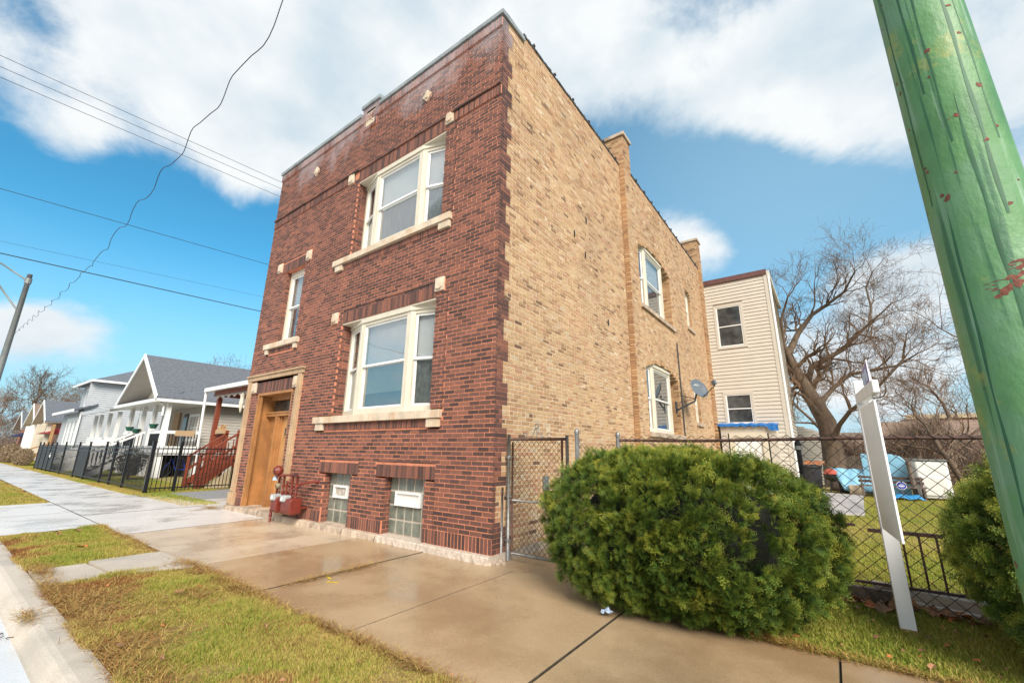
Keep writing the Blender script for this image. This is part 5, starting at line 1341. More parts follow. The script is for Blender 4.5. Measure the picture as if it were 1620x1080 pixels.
lapwall('front_siding', h1, (-28.7, 3.6), (-22.45, 3.6), 1.3, 3.6, .15, M_TAUPE, [(4.75, 6.0, 1.75, 3.1), (2.5, 4.3, 1.3, 3.4)], .03)
lapwall('side_siding', h1, (-22.45, 3.6), (-22.45, 16.5), .5, 3.6, .15, M_TAUPE, dep=.03)
xm = (EX0 + EX1) / 2
m = MB(); m.prism([(EX0 + .5, 2.6, 3.9), (EX1 - .5, 2.6, 3.9), (xm, 2.6, 5.95)], (0, .1, 0)); m.build('gable_wall', M_TAN_SID, h1)
lapwall('gable_siding', h1, (EX0 + .5, 2.6), (EX1 - .5, 2.6), 3.9, 5.9, .13, M_TAN_SID, top=lambda z: ((z - 3.9) * 3.2 / 2.05, 6.35 - (z - 3.9) * 3.2 / 2.05))
m = MB(); m.prism([(EX0, EY, 3.62), (EX1, EY, 3.62), (EX1 - .45, 2.62, 4.10), (EX0 + .45, 2.62, 4.10)], (0, 0, .06)); m.build('pent_roof', M_ROOF, h1)
m = MB(); m.box(EX0, EX1, EY - .05, EY + .02, 3.52, 3.68); m.box(EX1 - .02, EX1 + .08, EY, 17, 3.54, 3.68); m.build('gutter', M_WHITE, h1)
m = MB(); m.box(EX0 + .1, EX1 - .05, EY + .02, 3.6, 3.50, 3.56); m.build('porch_ceiling', M_WHITE, h1)
plainwin(h1, (-26.1, 2.6), (1, 0), (0, -1), 1.2, 4.25, 5.1, M_WHITE, M_WHITE, muntins=(2, 0), trim=.08)
plainwin(h1, (-23.95, 3.6), (1, 0), (0, -1), 1.25, 1.8, 3.05, M_WHITE, M_WHITE, muntins=(2, 1), trim=.08)
m = MB(); m.box(-26.3, -25.4, 3.5, 3.58, 1.3, 3.3); m.build('front_door', M_CARD, h1); m = MB(); m.box(-24.75, -24.2, 3.53, 3.58, 1.3, 3.2); m.build('storm_door', M_PANE, h1)
for i, x in enumerate((-22.2, -24.2, -26.1, -28.4)):
    m = MB(); a = .09; b = .15
    m.add([(x - b, 2.1 - b, 0), (x + b, 2.1 - b, 0), (x + b, 2.1 + b, 0), (x - b, 2.1 + b, 0), (x - a, 2.1 - a, 3.5), (x + a, 2.1 - a, 3.5), (x + a, 2.1 + a, 3.5), (x - a, 2.1 + a, 3.5)], BOXF)
    m.build('porch_column', M_WHITE, h1)
m = MB(); m.box(-28.6, -22.0, 1.95, 3.6, 1.16, 1.30); m.build('porch_deck', M_WOODOLD, h1)
m = MB(); m.box(-28.6, -22.0, 1.92, 1.98, 1.05, 1.32); m.box(-22.06, -21.99, 1.98, 3.6, 1.05, 1.32); m.box(-28.6, -26.4, 1.95, 2.05, 2.05, 2.2); m.box(-23.9, -22.2, 1.95, 2.05, 2.05, 2.2); m.box(-22.1, -22.0, 2.2, 3.6, 2.05, 2.2)
m.box(-28.6, -26.4, 1.96, 2.04, 1.38, 1.46); m.box(-23.9, -22.2, 1.96, 2.04, 1.38, 1.46); m.box(-22.09, -22.01, 2.2, 3.6, 1.38, 1.46); m.build('porch_rail', M_WHITE, h1)
for k in range(10): m = MB(); y = 2.3 + k * .13; m.box(-22.07, -22.03, y, y + .03, 1.46, 2.05); m.build('baluster', M_BLACK, h1)
for k in range(11): m = MB(); x = -23.8 + k * .145; m.box(x, x + .03, 1.98, 2.02, 1.46, 2.05); m.build('baluster', M_BLACK, h1)
for k in range(12): m = MB(); x = -28.2 + k * .145; m.box(x, x + .03, 1.98, 2.02, 1.46, 2.05); m.build('baluster', M_BLACK, h1)
m = MB(); m.box(-28.6, -24.4, 2.2, 3.6, 0, 1.15); m.build('underporch_shade_fill', M_DARKROOM, h1)  # dark box standing in for the shade in the open space below the deck
m = MB(); m.box(-26.9, -26.5, 5.0, 5.3, 5.35, 5.62); o = m.build('roof_vent', M_DKMET, h1); 
m = MB(); m.prism([(-24.35, 3.6, 5.0), (-24.0, 3.6, 4.95), (-24.0, 3.6, 5.12), (-24.35, 3.6, 5.20)], (0, .4, 0)); m.build('roof_vent', M_DKMET, h1)
m = MB(); m.tube([(EX1 + .02, EY + .05, 3.55), (-22.05, 1.85, 3.35), (-22.0, 1.85, 2.9)], .045, 6); m.build('downspout', M_WHITE, h1)
# stairs toward the street with white stringers and black lattice rail
for k in range(7): m = MB(); y = 1.9 - k * .28; z = 1.14 - k * .165; m.box(-26.2, -24.6, y - .28, y + .02, z - .05, z); m.build('step', M_WOODOLD, h1)
for x in (-26.25, -24.55):
    m = MB(); m.bar((x, 1.95, 1.1), (x, .0, 0), .06, .26); m.bar((x, 1.95, 2.15), (x, .0, 1.05), .09, .09); m.bar((x, 1.95, 1.45), (x, .0, .35), .05, .05)
    m.bar((x, 0, 0), (x, 0, 1.15), .1); m.build('stair_rail', M_WHITE, h1)
    m = MB()
    for k in range(14): f = k / 14 + .03; y = 1.95 * (1 - f); z = .35 + 1.1 * (1 - f); m.box(x - .015, x + .015, y - .015, y + .015, z, z + .7)
    m.build('stair_pickets', M_BLACK, h1, kind='stuff')
for (i, (x, y, z, w)) in enumerate(((-27.3, 1.9, 2.45, 'left of the stairs'), (-26.0, 1.9, 2.32, 'nearest the porch stairs'), (-23.2, 1.9, 2.5, 'between the two right hand columns'))):
    t = thing('hanging_pot', 'dark green flower pot hanging at the white porch, ' + w, 'flower pot', (x, y, z), 'green hanging pots on the white porch')
    m = MB(); m.lathe((x, y, 0), [(.12, z - .2), (.19, z), (.2, z + .02)], 12); m.build('pot', M_GREENPOT, t)
    m = MB(); m.bar((x - .15, y, z), (x, y, z + .5), .01); m.bar((x + .15, y, z), (x, y, z + .5), .01); m.bar((x, y, z + .5), (x, y, 3.5), .01); m.build('hanger', M_DKMET, t)
m = MB(); m.box(-22.0, -21.93, 2.5, 3.3, 1.95, 2.22); o = m.build('cardboard_sheet', M_CARD, loc=(-22, 2.9, 2)); setp(o, 'strip of brown cardboard laid over the white porch rail by the window', 'cardboard')
# clutter below the porch
jk = thing('stored_bicycle', 'dark bicycle stored under the white porch', 'bicycle', (-22.6, 2.8, 0))
for y in (2.45, 3.35):
    m = MB(); m.tube([(-22.5, y + .33 * math.cos(t), .34 + .33 * math.sin(t)) for t in [i * .4 for i in range(17)]], .02, 5); m.build('wheel', M_BLACK, jk)
m = MB(); m.tube([(-22.5, 2.45, .34), (-22.5, 2.75, .85), (-22.5, 3.2, .85), (-22.5, 3.35, .34)], .02, 5); m.tube([(-22.5, 2.75, .85), (-22.5, 2.95, .35), (-22.5, 3.35, .34)], .02, 5); m.build('bicycle_frame', M_SIGNB, jk)
m = MB(); m.box(-23.9, -23.2, 2.4, 2.9, 0, .75); m.box(-23.85, -23.25, 2.35, 2.42, .3, .7); o = m.build('storage_bin', M_DKMET, bevel=.04, loc=(-23.5, 2.6, 0)); setp(o, 'dark storage bin standing under the white porch', 'bin')
m = MB(); m.bar((-21.9, 1.7, 0), (-22.0, 1.75, 1.3), .14, .05); o = m.build('leaning_board', M_YWOOD, loc=(-21.9, 1.7, 0)); setp(o, 'raw yellow board leaning against the porch column', 'board')
def blob(name, label, cat, c, ax, n, s, mt_stops, seed, group=None):
    g = np.random.default_rng(seed); d = g.normal(size=(n, 3)); d /= np.linalg.norm(d, axis=1)[:, None]; r = g.random(n) ** .35
    P = d * r[:, None] * np.array(ax) + np.array(c); P[:, 2] = np.maximum(P[:, 2], .02)
    a = g.normal(size=(n, 3)); a /= np.linalg.norm(a, axis=1)[:, None]; b = np.cross(a, g.normal(size=(n, 3))); b /= np.linalg.norm(b, axis=1)[:, None]
    V = np.stack([P - a * s, P + a * s, P + b * s * g.uniform(.3, 1, (n, 1))], 1).reshape(-1, 3); F = np.arange(3 * n).reshape(-1, 3)
    root = thing(name, label, cat, (c[0], c[1], 0), group)
    npmesh('foliage', V, F, mt_stops, root, tint=np.repeat(g.random(n), 3))
    m = MB()
    for k in range(10): q = Vector(P[g.integers(0, n)]); m.tube([(c[0], c[1], 0), (q.x, q.y, max(q.z, .1))], [.02, .005], 4)
    m.build('stem', M_BARK, root); return root
M_HEDGE = leafmat('dark_hedge_leaves', [(0, (.02, .015, .01)), (.5, (.035, .035, .018)), (1, (.09, .07, .04))])
M_BRUSH = leafmat('winter_brush', [(0, (.12, .08, .05)), (.5, (.22, .15, .09)), (1, (.33, .25, .14))])
blob('shrub', 'dark leafless shrub in the front yard behind the black fence', 'shrub', (-21.2, .9, .75), (1.0, .5, .6), 2600, .05, M_HEDGE, 3)

# next porch and house, light grey house, two more gabled houses
h2 = thing('porch_house', 'white columned porch house with brown eaves between the two siding houses', 'house', (-33, 6, 0))
m = MB(); m.box(-36.4, -30.2, 6, 16, 0, 4.4); m.build('wall', M_GREY_SID, h2)
m = MB(); m.prism([(-36.9, 1.3, 3.5), (-29.8, 1.3, 3.5), (-30.4, 5, 4.3), (-36.4, 5, 4.3)], (0, 0, .12)); m.box(-36.9, -29.8, 1.25, 1.35, 3.4, 3.62); m.build('porch_roof', M_GREY_SID, h2)
m = MB(); m.prism([(-37, 5.0, 4.4), (-29.7, 5.0, 4.4), (-33.3, 7, 6.2)], (0, 9, 0)); m.build('roof', M_ROOFT, h2)
m = MB(); m.box(-33.5, -29.9, 3.3, 5.2, 4.75, 4.85); m.box(-33.2, -30.2, 3.6, 5.2, 4.35, 4.75); m.build('dormer', M_MAROON, h2)
m = MB(); m.box(-33.8, -29.8, 3.1, 5.2, 5.25, 5.36); m.build('dormer_roof', M_ROOFT, h2)
for x in (-30.5, -32.7, -34.9, -36.4): m = MB(); m.box(x - .09, x + .09, 1.9, 2.08, 1.9, 3.42); m.build('porch_column', M_WHITE, h2)
m = MB(); m.box(-36.6, -33.6, 1.8, 2.0, .9, 1.95); m.box(-31.8, -30.3, 1.8, 2.0, .9, 1.95); m.box(-36.6, -30.3, 1.9, 5.9, 1.0, 1.15); m.build('porch_parapet', M_WHITE, h2)
for x in (-33.6, -31.8):
    m = MB(); m.bar((x, 1.9, 1.7), (x, .2, .75), .2, .3); m.bar((x, 1.9, .8), (x, .2, -.1), .1, .8); m.build('stair_wall', M_WHITE, h2)
for k in range(6): m = MB(); m.box(-33.5, -31.9, 1.6 - k * .28, 1.9 - k * .28, .0, 1.0 - k * .17); m.build('step', M_KERB, h2)
h3 = thing('grey_house', 'tall light grey two storey siding house with white triple windows', 'house', (-45, 8, 0))
m = MB(); m.box(-48.5, -41.3, 2.0, 15, 0, 3.95); m.box(-47.2, -41.3, 2.6, 15, 3.95, 6.3); m.build('wall', M_GREY_SID, h3)
lapwall('side_siding', h3, (-41.3, 2.0), (-41.3, 15), .4, 6.2, .16, M_GREY_SID, dep=.035); lapwall('front_siding', h3, (-48.5, 2.0), (-41.3, 2.0), .4, 3.9, .16, M_GREY_SID, [(2.2, 6.4, 1.4, 3.5)], dep=.035)
lapwall('upper_siding', h3, (-47.2, 2.6), (-41.3, 2.6), 4.1, 6.2, .16, M_GREY_SID, dep=.035)
m = MB(); m.prism([(-49.2, 1.4, 3.9), (-40.8, 1.4, 3.9), (-41.2, 2.7, 4.4), (-48.4, 2.7, 4.4)], (0, 0, .14)); m.build('lower_roof', M_ROOF, h3)
m = MB(); m.add([(-47.9, 2.0, 6.3), (-40.8, 2.0, 6.3), (-40.8, 15.5, 6.3), (-47.9, 15.5, 6.3), (-44.3, 5.2, 7.9), (-44.3, 12, 7.9)], [(0, 1, 4), (1, 2, 5, 4), (2, 3, 5), (3, 0, 4, 5), (3, 2, 1, 0)]); m.build('roof', M_ROOF, h3)
m = MB(); m.box(-47.9, -40.78, 1.95, 2.02, 6.18, 6.34); m.box(-40.82, -40.75, 2, 15.5, 6.18, 6.34); m.box(-49.2, -40.75, 1.34, 1.42, 3.85, 4.05); m.tube([(-41.2, 1.9, 3.9), (-41.2, 1.9, 0)], .06, 6); m.build('gutter', M_WHITE, h3)
for k in range(3): plainwin(h3, (-46.2 + k * 1.4, 2.0), (1, 0), (0, -1), .9, 1.5, 3.35, M_WHITE, M_WHITE, trim=.2)
for k in range(2): plainwin(h3, (-45.6 + k * 1.3, 2.6), (1, 0), (0, -1), .8, 4.7, 5.9, M_WHITE, M_WHITE, trim=.2)
h4 = thing('brick_bungalow', 'brick bungalow with blue grey gable roof and red window awning', 'house', (-58, 6, 0))
gable(h4, -62.2, -54.4, 1.6, 15, 3.5, 5.6, mt=M_ROOF)
m = MB(); m.box(-61.6, -55.0, 3, 14.5, 0, 3.6); m.prism([(-61.7, 2.4, 3.5), (-54.9, 2.4, 3.5), (-58.3, 2.4, 5.4)], (0, .1, 0)); m.build('wall', M_BRICKF, h4)
m = MB(); m.prism([(-57.6, 2.9, 3.05), (-57.6, 1.6, 2.45), (-57.6, 2.9, 2.45)], (3.4, 0, 0)); m.build('awning', M_REDAWN, h4)
for x in (-61.3, -58.3, -55.0): m = MB(); m.box(x - .15, x + .15, 1.9, 2.2, 0, 3.5); m.build('porch_column', M_BEIGE, h4)
for k in range(3): plainwin(h4, (-57.4 + k * 1.0, 3.0), (1, 0), (0, -1), .7, 1.5, 2.5, M_WHITE, M_WHITE, trim=.08)
m = MB(); m.bar((-53.8, 2.2, 1.6), (-53.8, .2, .6), .08, .12); m.bar((-53.8, 2.2, .9), (-53.8, .2, -.1), .08, .3); m.bar((-53.8, 2.2, 1.3), (-52.6, 2.2, 1.3), .1, .12); m.box(-53.87, -53.7, 2.1, 2.3, 0, 3.3); m.build('wooden_stair', M_YWOOD, h4)
h5 = thing('tan_bungalow', 'pale yellow bungalow with brown gable roof, second last along the street', 'house', (-67, 6, 0))
gable(h5, -71, -63, 1.8, 15, 3.5, 5.75, mt=M_ROOFT)
m = MB(); m.box(-70.4, -63.6, 3, 14.5, 0, 3.6); m.prism([(-70.5, 2.4, 3.5), (-63.5, 2.4, 3.5), (-67, 2.4, 5.5)], (0, .1, 0)); m.build('wall', M_YARD, h5)
for x in (-70.2, -67, -63.9): m = MB(); m.box(x - .15, x + .15, 2.0, 2.3, 0, 3.5); m.build('porch_column', M_WHITE, h5)
for k in range(3): plainwin(h5, (-66.8 + k * 1.0, 3.0), (1, 0), (0, -1), .7, 1.4, 2.7, M_WHITE, M_WHITE, trim=.08)
h6 = thing('far_house', 'farthest pale house with a dark blue awning at the end of the street', 'house', (-78, 6, 0))
gable(h6, -82, -74, 2.0, 15, 3.3, 5.3, mt=M_ROOF); m = MB(); m.box(-81.5, -74.5, 2.6, 14, 0, 3.4); m.build('wall', M_BRICKF, h6)
m = MB(); m.prism([(-79, 2.6, 2.9), (-79, 1.6, 2.4), (-79, 2.6, 2.4)], (4, 0, 0)); m.build('awning', simple('navy_awning', (.02, .03, .09), .7, .1, 3), h6)
# red stained porch and stairs
rp = thing('red_porch', 'red stained wooden porch with stairs and a white guttered roof beside the brick building', 'porch', (-14.5, 3.5, 0))
DK = 1.12
m = MB(); m.box(-17.2, -9.2, 2.35, 7, DK - .12, DK); m.build('deck', M_REDWOOD, rp)
for k in range(6):
    m = MB(); y = 1.40 + k * .19; z = .16 + k * .165; m.box(-15.7, -14.62, y, y + .24, z, z + .04); m.build('tread', M_REDWOOD, rp); m = MB(); m.box(-15.66, -14.66, y + .2, y + .22, z + .04, z + .165); m.build('riser', M_REDWOOD, rp)
for x in (-15.72, -14.60):
    m = MB(); m.bar((x, 1.36, .10), (x, 2.5, 1.06), .05, .26); m.build('stringer', M_REDWOOD, rp)
    m = MB(); m.bar((x, 1.30, 1.10), (x, 2.45, 1.98), .10, .06); m.bar((x, 1.32, .62), (x, 2.45, 1.5), .04, .09); m.build('handrail', M_REDWOOD, rp)
    m = MB(); m.box(x - .05, x + .05, 1.27, 1.37, 0, 1.15); m.build('newel_post', M_REDWOOD, rp)
    m = MB(); m.box(x - .05, x + .05, 2.40, 2.50, 0, 2.1); m.build('newel_post', M_REDWOOD, rp)
    for k in range(6): m = MB(); y = 1.5 + k * .16; z = .26 + (y - 1.32) * .78; m.box(x - .015, x + .015, y, y + .03, z, z + .72); m.build('baluster', M_REDWOOD, rp)
m = MB(); m.prism([(-14.58, 1.55, 0), (-14.58, 2.6, 0), (-14.58, 2.6, .88)], (.03, 0, 0)); m.build('stair_side_panel', M_YARD, rp)
for (xa, xb) in ((-17.1, -15.75), (-14.55, -9.3)):
    m = MB(); m.box(xa, xb, 2.40, 2.48, DK + .82, DK + .88); m.box(xa, xb, 2.42, 2.46, DK + .12, DK + .18); m.build('porch_rail', M_REDWOOD, rp)
    n = int((xb - xa) / .14)
    for k in range(n): m = MB(); x = xa + .07 + k * .14; m.box(x - .015, x + .015, 2.42, 2.46, DK + .18, DK + .82); m.build('baluster', M_REDWOOD, rp)
for (x, y) in ((-17.0, 2.42), (-12.5, 2.42), (-17.0, 6.8)): m = MB(); m.box(x - .08, x + .08, y - .08, y + .08, 0, 3.62); m.build('roof_post', M_REDWOOD, rp)
m = MB(); m.box(-17.2, -9.2, 2.25, 2.45, 3.55, 3.75); m.box(-17.2, -17.05, 2.4, 7, 3.55, 3.75); m.build('roof_beam', M_REDWOOD, rp)
m = MB(); m.box(-17.5, -9.0, 2.05, 7.2, 3.76, 3.86); m.box(-17.5, -9.0, 1.95, 2.06, 3.72, 3.88); m.build('porch_roof', M_WHITE, rp)
m = MB(); m.tube([(-17.45, 2.02, 3.75), (-17.35, 2.1, 0)], .05, 8); m.build('downspout', M_WHITE, rp)
m = MB()
for k in range(60): x = -16.9 + k * .09; m.box(x, x + .05, 2.22, 2.24, 3.55 - .10 - .05 * math.sin(k), 3.55)
m.build('fringe', M_TAUPE, rp, kind='stuff')
m = MB(); m.box(-13, -9.1, 4.5, 14, 0, 3.74); m.build('house_wall', M_TAUPE, rp)
t = thing('flower_box', 'orange planter box on the end of the red stair rail', 'planter', (-15.9, 2.4, 2.05))
m = MB(); m.box(-16.5, -15.8, 2.3, 2.5, 1.98, 2.14); m.build('box', M_CARD, t); m = MB()
for k in range(26): x = random.uniform(-16.5, -15.8); m.bar((x, 2.4, 2.12), (x + random.uniform(-.1, .1), 2.4 + random.uniform(-.1, .1), 2.2 + random.uniform(0, .18)), .02)
m.build('dry_plants', M_YWOOD, t, kind='stuff')
t = thing('wind_sock', 'pale spiral ornament hanging from the red porch beam', 'ornament', (-14.2, 2.2, 3.3))
m = MB(); m.lathe((-14.2, 2.2, 0), [(.02, 2.75), (.06, 2.9), (.09, 3.1), (.07, 3.3), (.09, 3.42), (.01, 3.5)], 8); m.build('ornament_body', M_BEIGE, t)

# ---------------------------------------------------------------- black metal fence
bf = thing('black_fence', 'black metal picket fence along the sidewalk with dark privacy panels and posts', 'fence', (-20, -.25, 0))
posts = [-13.93, -16.65, -18.45, -19.93, -22.85, -25.0, -28.32, -30.96, -32.34, -33.65, -35.3, -36.6]
for i, x in enumerate(posts):
    w = .05 if i == 0 else .032; m = MB(); m.box(x - w, x + w, -.25 - w, -.25 + w, -.05, 1.58); m.box(x - w - .012, x + w + .012, -.25 - w - .012, -.25 + w + .012, 1.58, 1.61); m.build('post', M_BLACK, bf)
for i in range(len(posts) - 1):
    b, a = posts[i] - .035, posts[i + 1] + .035
    for z in (.12, 1.20, 1.36): m = MB(); m.box(a, b, -.268, -.232, z, z + .035); m.build('rail', M_BLACK, bf)
    if i in (4, 7, 8, 9, 10, 6) and i != 6: m = MB(); m.box(a, b, -.252, -.244, .14, 1.40); m.build('privacy_sheet', M_BLACKSCR, bf)
    n = max(2, int((b - a) / (.125 if i < 5 else .16)))
    for k in range(n): m = MB(); x = a + (k + .5) * (b - a) / n; m.box(x - .007, x + .007, -.257, -.243, .06, 1.46); m.build('picket', M_BLACK, bf)
netting('wire_screen', bf, (-16.6, -.235), (-14.0, -.235), .14, 1.38, .10, .12, .0014, M_BLACK, barb=0)
0 and netting('wire_screen', bf, (-19.9, -.235), (-16.7, -.235), .14, 1.38, .11, .14, .0015, M_BLACK, barb=0)
bs = thing('black_side_fence', 'black metal picket fence section turning back from the corner post toward the red porch', 'fence', (-13.93, 1, 0))
for y in (.49, 2.9): m = MB(); m.box(-13.97, -13.89, y - .04, y + .04, 0, 1.62); m.build('post', M_BLACK, bs)
for (a, b) in ((-.18, .44), (.54, 2.85), (2.95, 6.0)):
    for z in (.12, 1.20, 1.36): m = MB(); m.box(-13.948, -13.912, a, b, z, z + .035); m.build('rail', M_BLACK, bs)
    n = int((b - a) / .11)
    for k in range(n): m = MB(); y = a + (k + .5) * (b - a) / n; m.box(-13.939, -13.921, y - .009, y + .009, .05, 1.46); m.build('picket', M_BLACK, bs)
t = thing('notice_plate', 'small white notice tied to the black privacy panel', 'notice', (-31.9, -.3, .8))
m = MB(); m.box(-32.1, -31.75, -.29, -.28, .78, .92); m.build('plate', M_WHITE, t); m = MB(); m.box(-31.95, -31.85, -.29, -.28, .96, 1.02); m.build('tag', M_WHITE, t)

# ---------------------------------------------------------------- lamp, wires
sl = thing('street_lamp', 'tall grey steel street lamp with a double tube arm over the road', 'street lamp', (-24.9, -3.4, 0))
m = MB(); m.tube([(-24.9, -3.4, 0), (-24.9, -3.4, 9.05)], [.14, .085], 12); m.build('pole', M_LAMP, sl, smooth=True)
m = MB(); m.tube([(-24.9, -3.45, 8.75), (-24.9, -4.3, 9.25), (-24.9, -6.2, 9.7)], .035, 8); m.tube([(-24.9, -3.45, 7.3), (-24.9, -4.2, 8.3), (-24.9, -5.4, 9.3), (-24.9, -6.2, 9.65)], .035, 8); m.build('arm', M_LAMP, sl, smooth=True)
m = MB(); m.lathe((-24.9, -3.4, 0), [(.12, 8.6), (.12, 8.85)], 10); m.build('collar', M_LAMP, sl)
m = MB(); m.lathe((-24.9, -6.6, 9.7), [(.05, -.35), (.17, -.2), (.2, .1), (.12, .42), (.03, .5)], 12, 'y'); m.build('lamp_head', M_LAMP, sl, smooth=True)
WG = 'overhead wires crossing the street behind the building'
for (za, zb, r, lab) in ((12.354, 12.718, .008, 'topmost of the three thin parallel overhead wires'), (12.008, 12.412, .008, 'middle one of the three thin parallel overhead wires'), (11.683, 12.023, .008, 'lowest of the three thin parallel overhead wires'),
                    (8.37, 8.814, .009, 'single thin overhead wire below the group of three'), (6.545, 6.773, .015, 'thick dark overhead cable, lowest of all above the gabled house'), (6.85, 7.39, .004, 'hair thin overhead wire just above the thick cable')):
    pts = []
    for k in range(41):
        y = -35 + k * 2.0; z = za + (zb - za) * (y + 5.5) / 7.6 if abs(y) < 12 else za + (zb - za) * (y + 5.5) / 7.6; pts.append((-14, y, z))
    o = MB().tube(pts, r, 5).build('overhead_wire', M_WIRE, loc=(-14, 0, za)); setp(o, lab, 'wire', WG)
kp = [(6.0, 11.0), (2.5, 8.9), (.4, 7.6), (-1.052, 7.028), (-1.319, 6.806), (-1.993, 6.621), (-3.254, 6.456), (-4.411, 6.304), (-7.392, 5.989), (-9.744, 5.75), (-13.1, 5.85), (-16, 5.95), (-22, 6.3), (-30, 6.8)]
pts = []
for i in range(len(kp) - 1):
    (xa, za), (xb, zb) = kp[i], kp[i + 1]; n = max(4, int(abs(xb - xa) / .12))
    for k in range(n):
        f = k / n; x = xa + (xb - xa) * f; z = za + (zb - za) * f
        amp = .035 if x < -1 else .015
        pts.append((x, -3.2 + amp * math.cos(x * 4.2), z + amp * math.sin(x * 4.6) + .03 * math.sin(x * 9.3)))
o = MB().tube(pts, .006, 5).build('coiled_wire', M_WIRE, loc=(-5, -3.2, 6)); setp(o, 'wavy loose drop wire running down the sky along the street', 'wire')
# ---------------------------------------------------------------- bare trees
def bare_tree(name, label, base, height, r0, seed, lean=(0, 0), spread=1.0, forks=3, limbs=None, dens=1.0, mt=None, tw=None, group=None, levels=5, twig_r=.008, parent_cat='tree', droop=0.0):
    rg = random.Random(seed); root = thing(name, label, parent_cat, base, group)
    trunk = MB(); segs = []
    def add(pts, rad, lvl):
        if lvl <= 1: trunk.tube(pts, rad, 8 if lvl == 0 else 7)
        else:
            for i in range(len(pts) - 1): segs.append((pts[i], pts[i + 1], rad[i], rad[i + 1]))
    def grow(p, d, r, L, lvl):
        n = 6 if lvl < 2 else (5 if lvl < 4 else 3); pts = [p]; rad = [r]; q = p.copy(); dd = d.copy(); endr = r * (.55 if lvl < levels else .4)
        wob = .13 + .05 * lvl
        for i in range(n):
            dd = (dd + Vector((rg.gauss(0, wob), rg.gauss(0, wob), rg.gauss(0, wob) + (.05 if lvl else 0) - droop * (lvl > 2)))).normalized()
            q = q + dd * (L / n); pts.append(q.copy()); rad.append(r + (endr - r) * (i + 1) / n)
        add(pts, rad, lvl)
        if lvl >= levels: return
        nk = [4, 6, 6, 6, 5, 4][lvl]; nk = max(2, int(nk * dens + rg.random() * .9))
        for k in range(nk):
            f = rg.uniform(.35 if lvl else .45, 1.0) if k else 1.0
            i = min(n - 1, int(f * n)); fr = f * n - i; pp = pts[i].lerp(pts[i + 1], min(1, fr)) ; rr = rad[i] + (rad[i + 1] - rad[i]) * min(1, fr)
            td = (pts[i + 1] - pts[i]).normalized(); ax = td.cross(Vector((rg.gauss(0, 1), rg.gauss(0, 1), rg.gauss(0, 1)))).normalized()
            an = (rg.uniform(.35, .95) if k else rg.uniform(.05, .3)) * spread
            nd = (td * math.cos(an) + ax * math.sin(an)).normalized(); nd.z += .12; nd.normalize()
            nr = max(twig_r * .6, rr * (rg.uniform(.45, .68) if k else .9)); grow(pp, nd, nr, L * rg.uniform(.55, .85) * (1.0 if k else .9), lvl + 1)
    b = Vector(base)
    if limbs:
        for (pts, rad, kids) in limbs:
            P = [Vector(q) for q in pts]; trunk.tube(P, rad, 9)
            for i in kids:
                d = (P[min(i + 1, len(P) - 1)] - P[i - 1]).normalized()
                for k in range(3):
                    ax = d.cross(Vector((rg.gauss(0, 1), rg.gauss(0, 1), rg.gauss(0, 1)))).normalized(); an = rg.uniform(.3, 1.1) if k or i < len(P) - 1 else .1
                    grow(P[i], (d * math.cos(an) + ax * math.sin(an)).normalized(), rad[i] * (.55 if k or i < len(P) - 1 else .95), height * rg.uniform(.085, .15), 2)
    else:
        grow(b, Vector((lean[0], lean[1], 1)).normalized(), r0, height * .42, 0)
    trunk.build('trunk', mt or M_BARK, root, smooth=True)
    S = np.array([[*a, *c, ra, rb] for a, c, ra, rb in segs]); a = S[:, :3]; c = S[:, 3:6]; ra = np.maximum(S[:, 6], twig_r * .6); rb = np.maximum(S[:, 7], twig_r * .45)
    d = c - a; d /= np.linalg.norm(d, axis=1)[:, None] + 1e-9; ref = np.where(np.abs(d[:, 2:3]) < .9, np.array([[0, 0, 1.]]), np.array([[1., 0, 0]]))
    u = np.cross(d, ref); u /= np.linalg.norm(u, axis=1)[:, None]; v = np.cross(d, u); V = np.empty((len(S), 6, 3))
    for k in range(3):
        t = 2 * math.pi * k / 3; o = u * math.cos(t) + v * math.sin(t); V[:, k] = a + o * ra[:, None]; V[:, 3 + k] = c + o * rb[:, None]
    F = (np.arange(len(S))[:, None, None] * 6 + np.array([[0, 1, 4, 3], [1, 2, 5, 4], [2, 0, 3, 5]])[None]).reshape(-1, 4)
    npmesh('crown', V.reshape(-1, 3), F, tw or M_TWIG, root); return root
def pix(x, y, Y):
    """point on the plane y=Y seen at photo pixel x,y (used to place limbs of the big tree)"""
    d = F_ + R3 * ((x - 810) / 666.13) - U3 * ((y - 540) / 666.13); t = (Y - CAMP.y) / d.y; return CAMP + d * t
TG = 'bare trees behind the yard'
Y = 21.0
L = lambda *p: [pix(a, b, Y + dy) for (a, b, dy) in p]
base = pix(1319, 735, Y); base.z = -.05
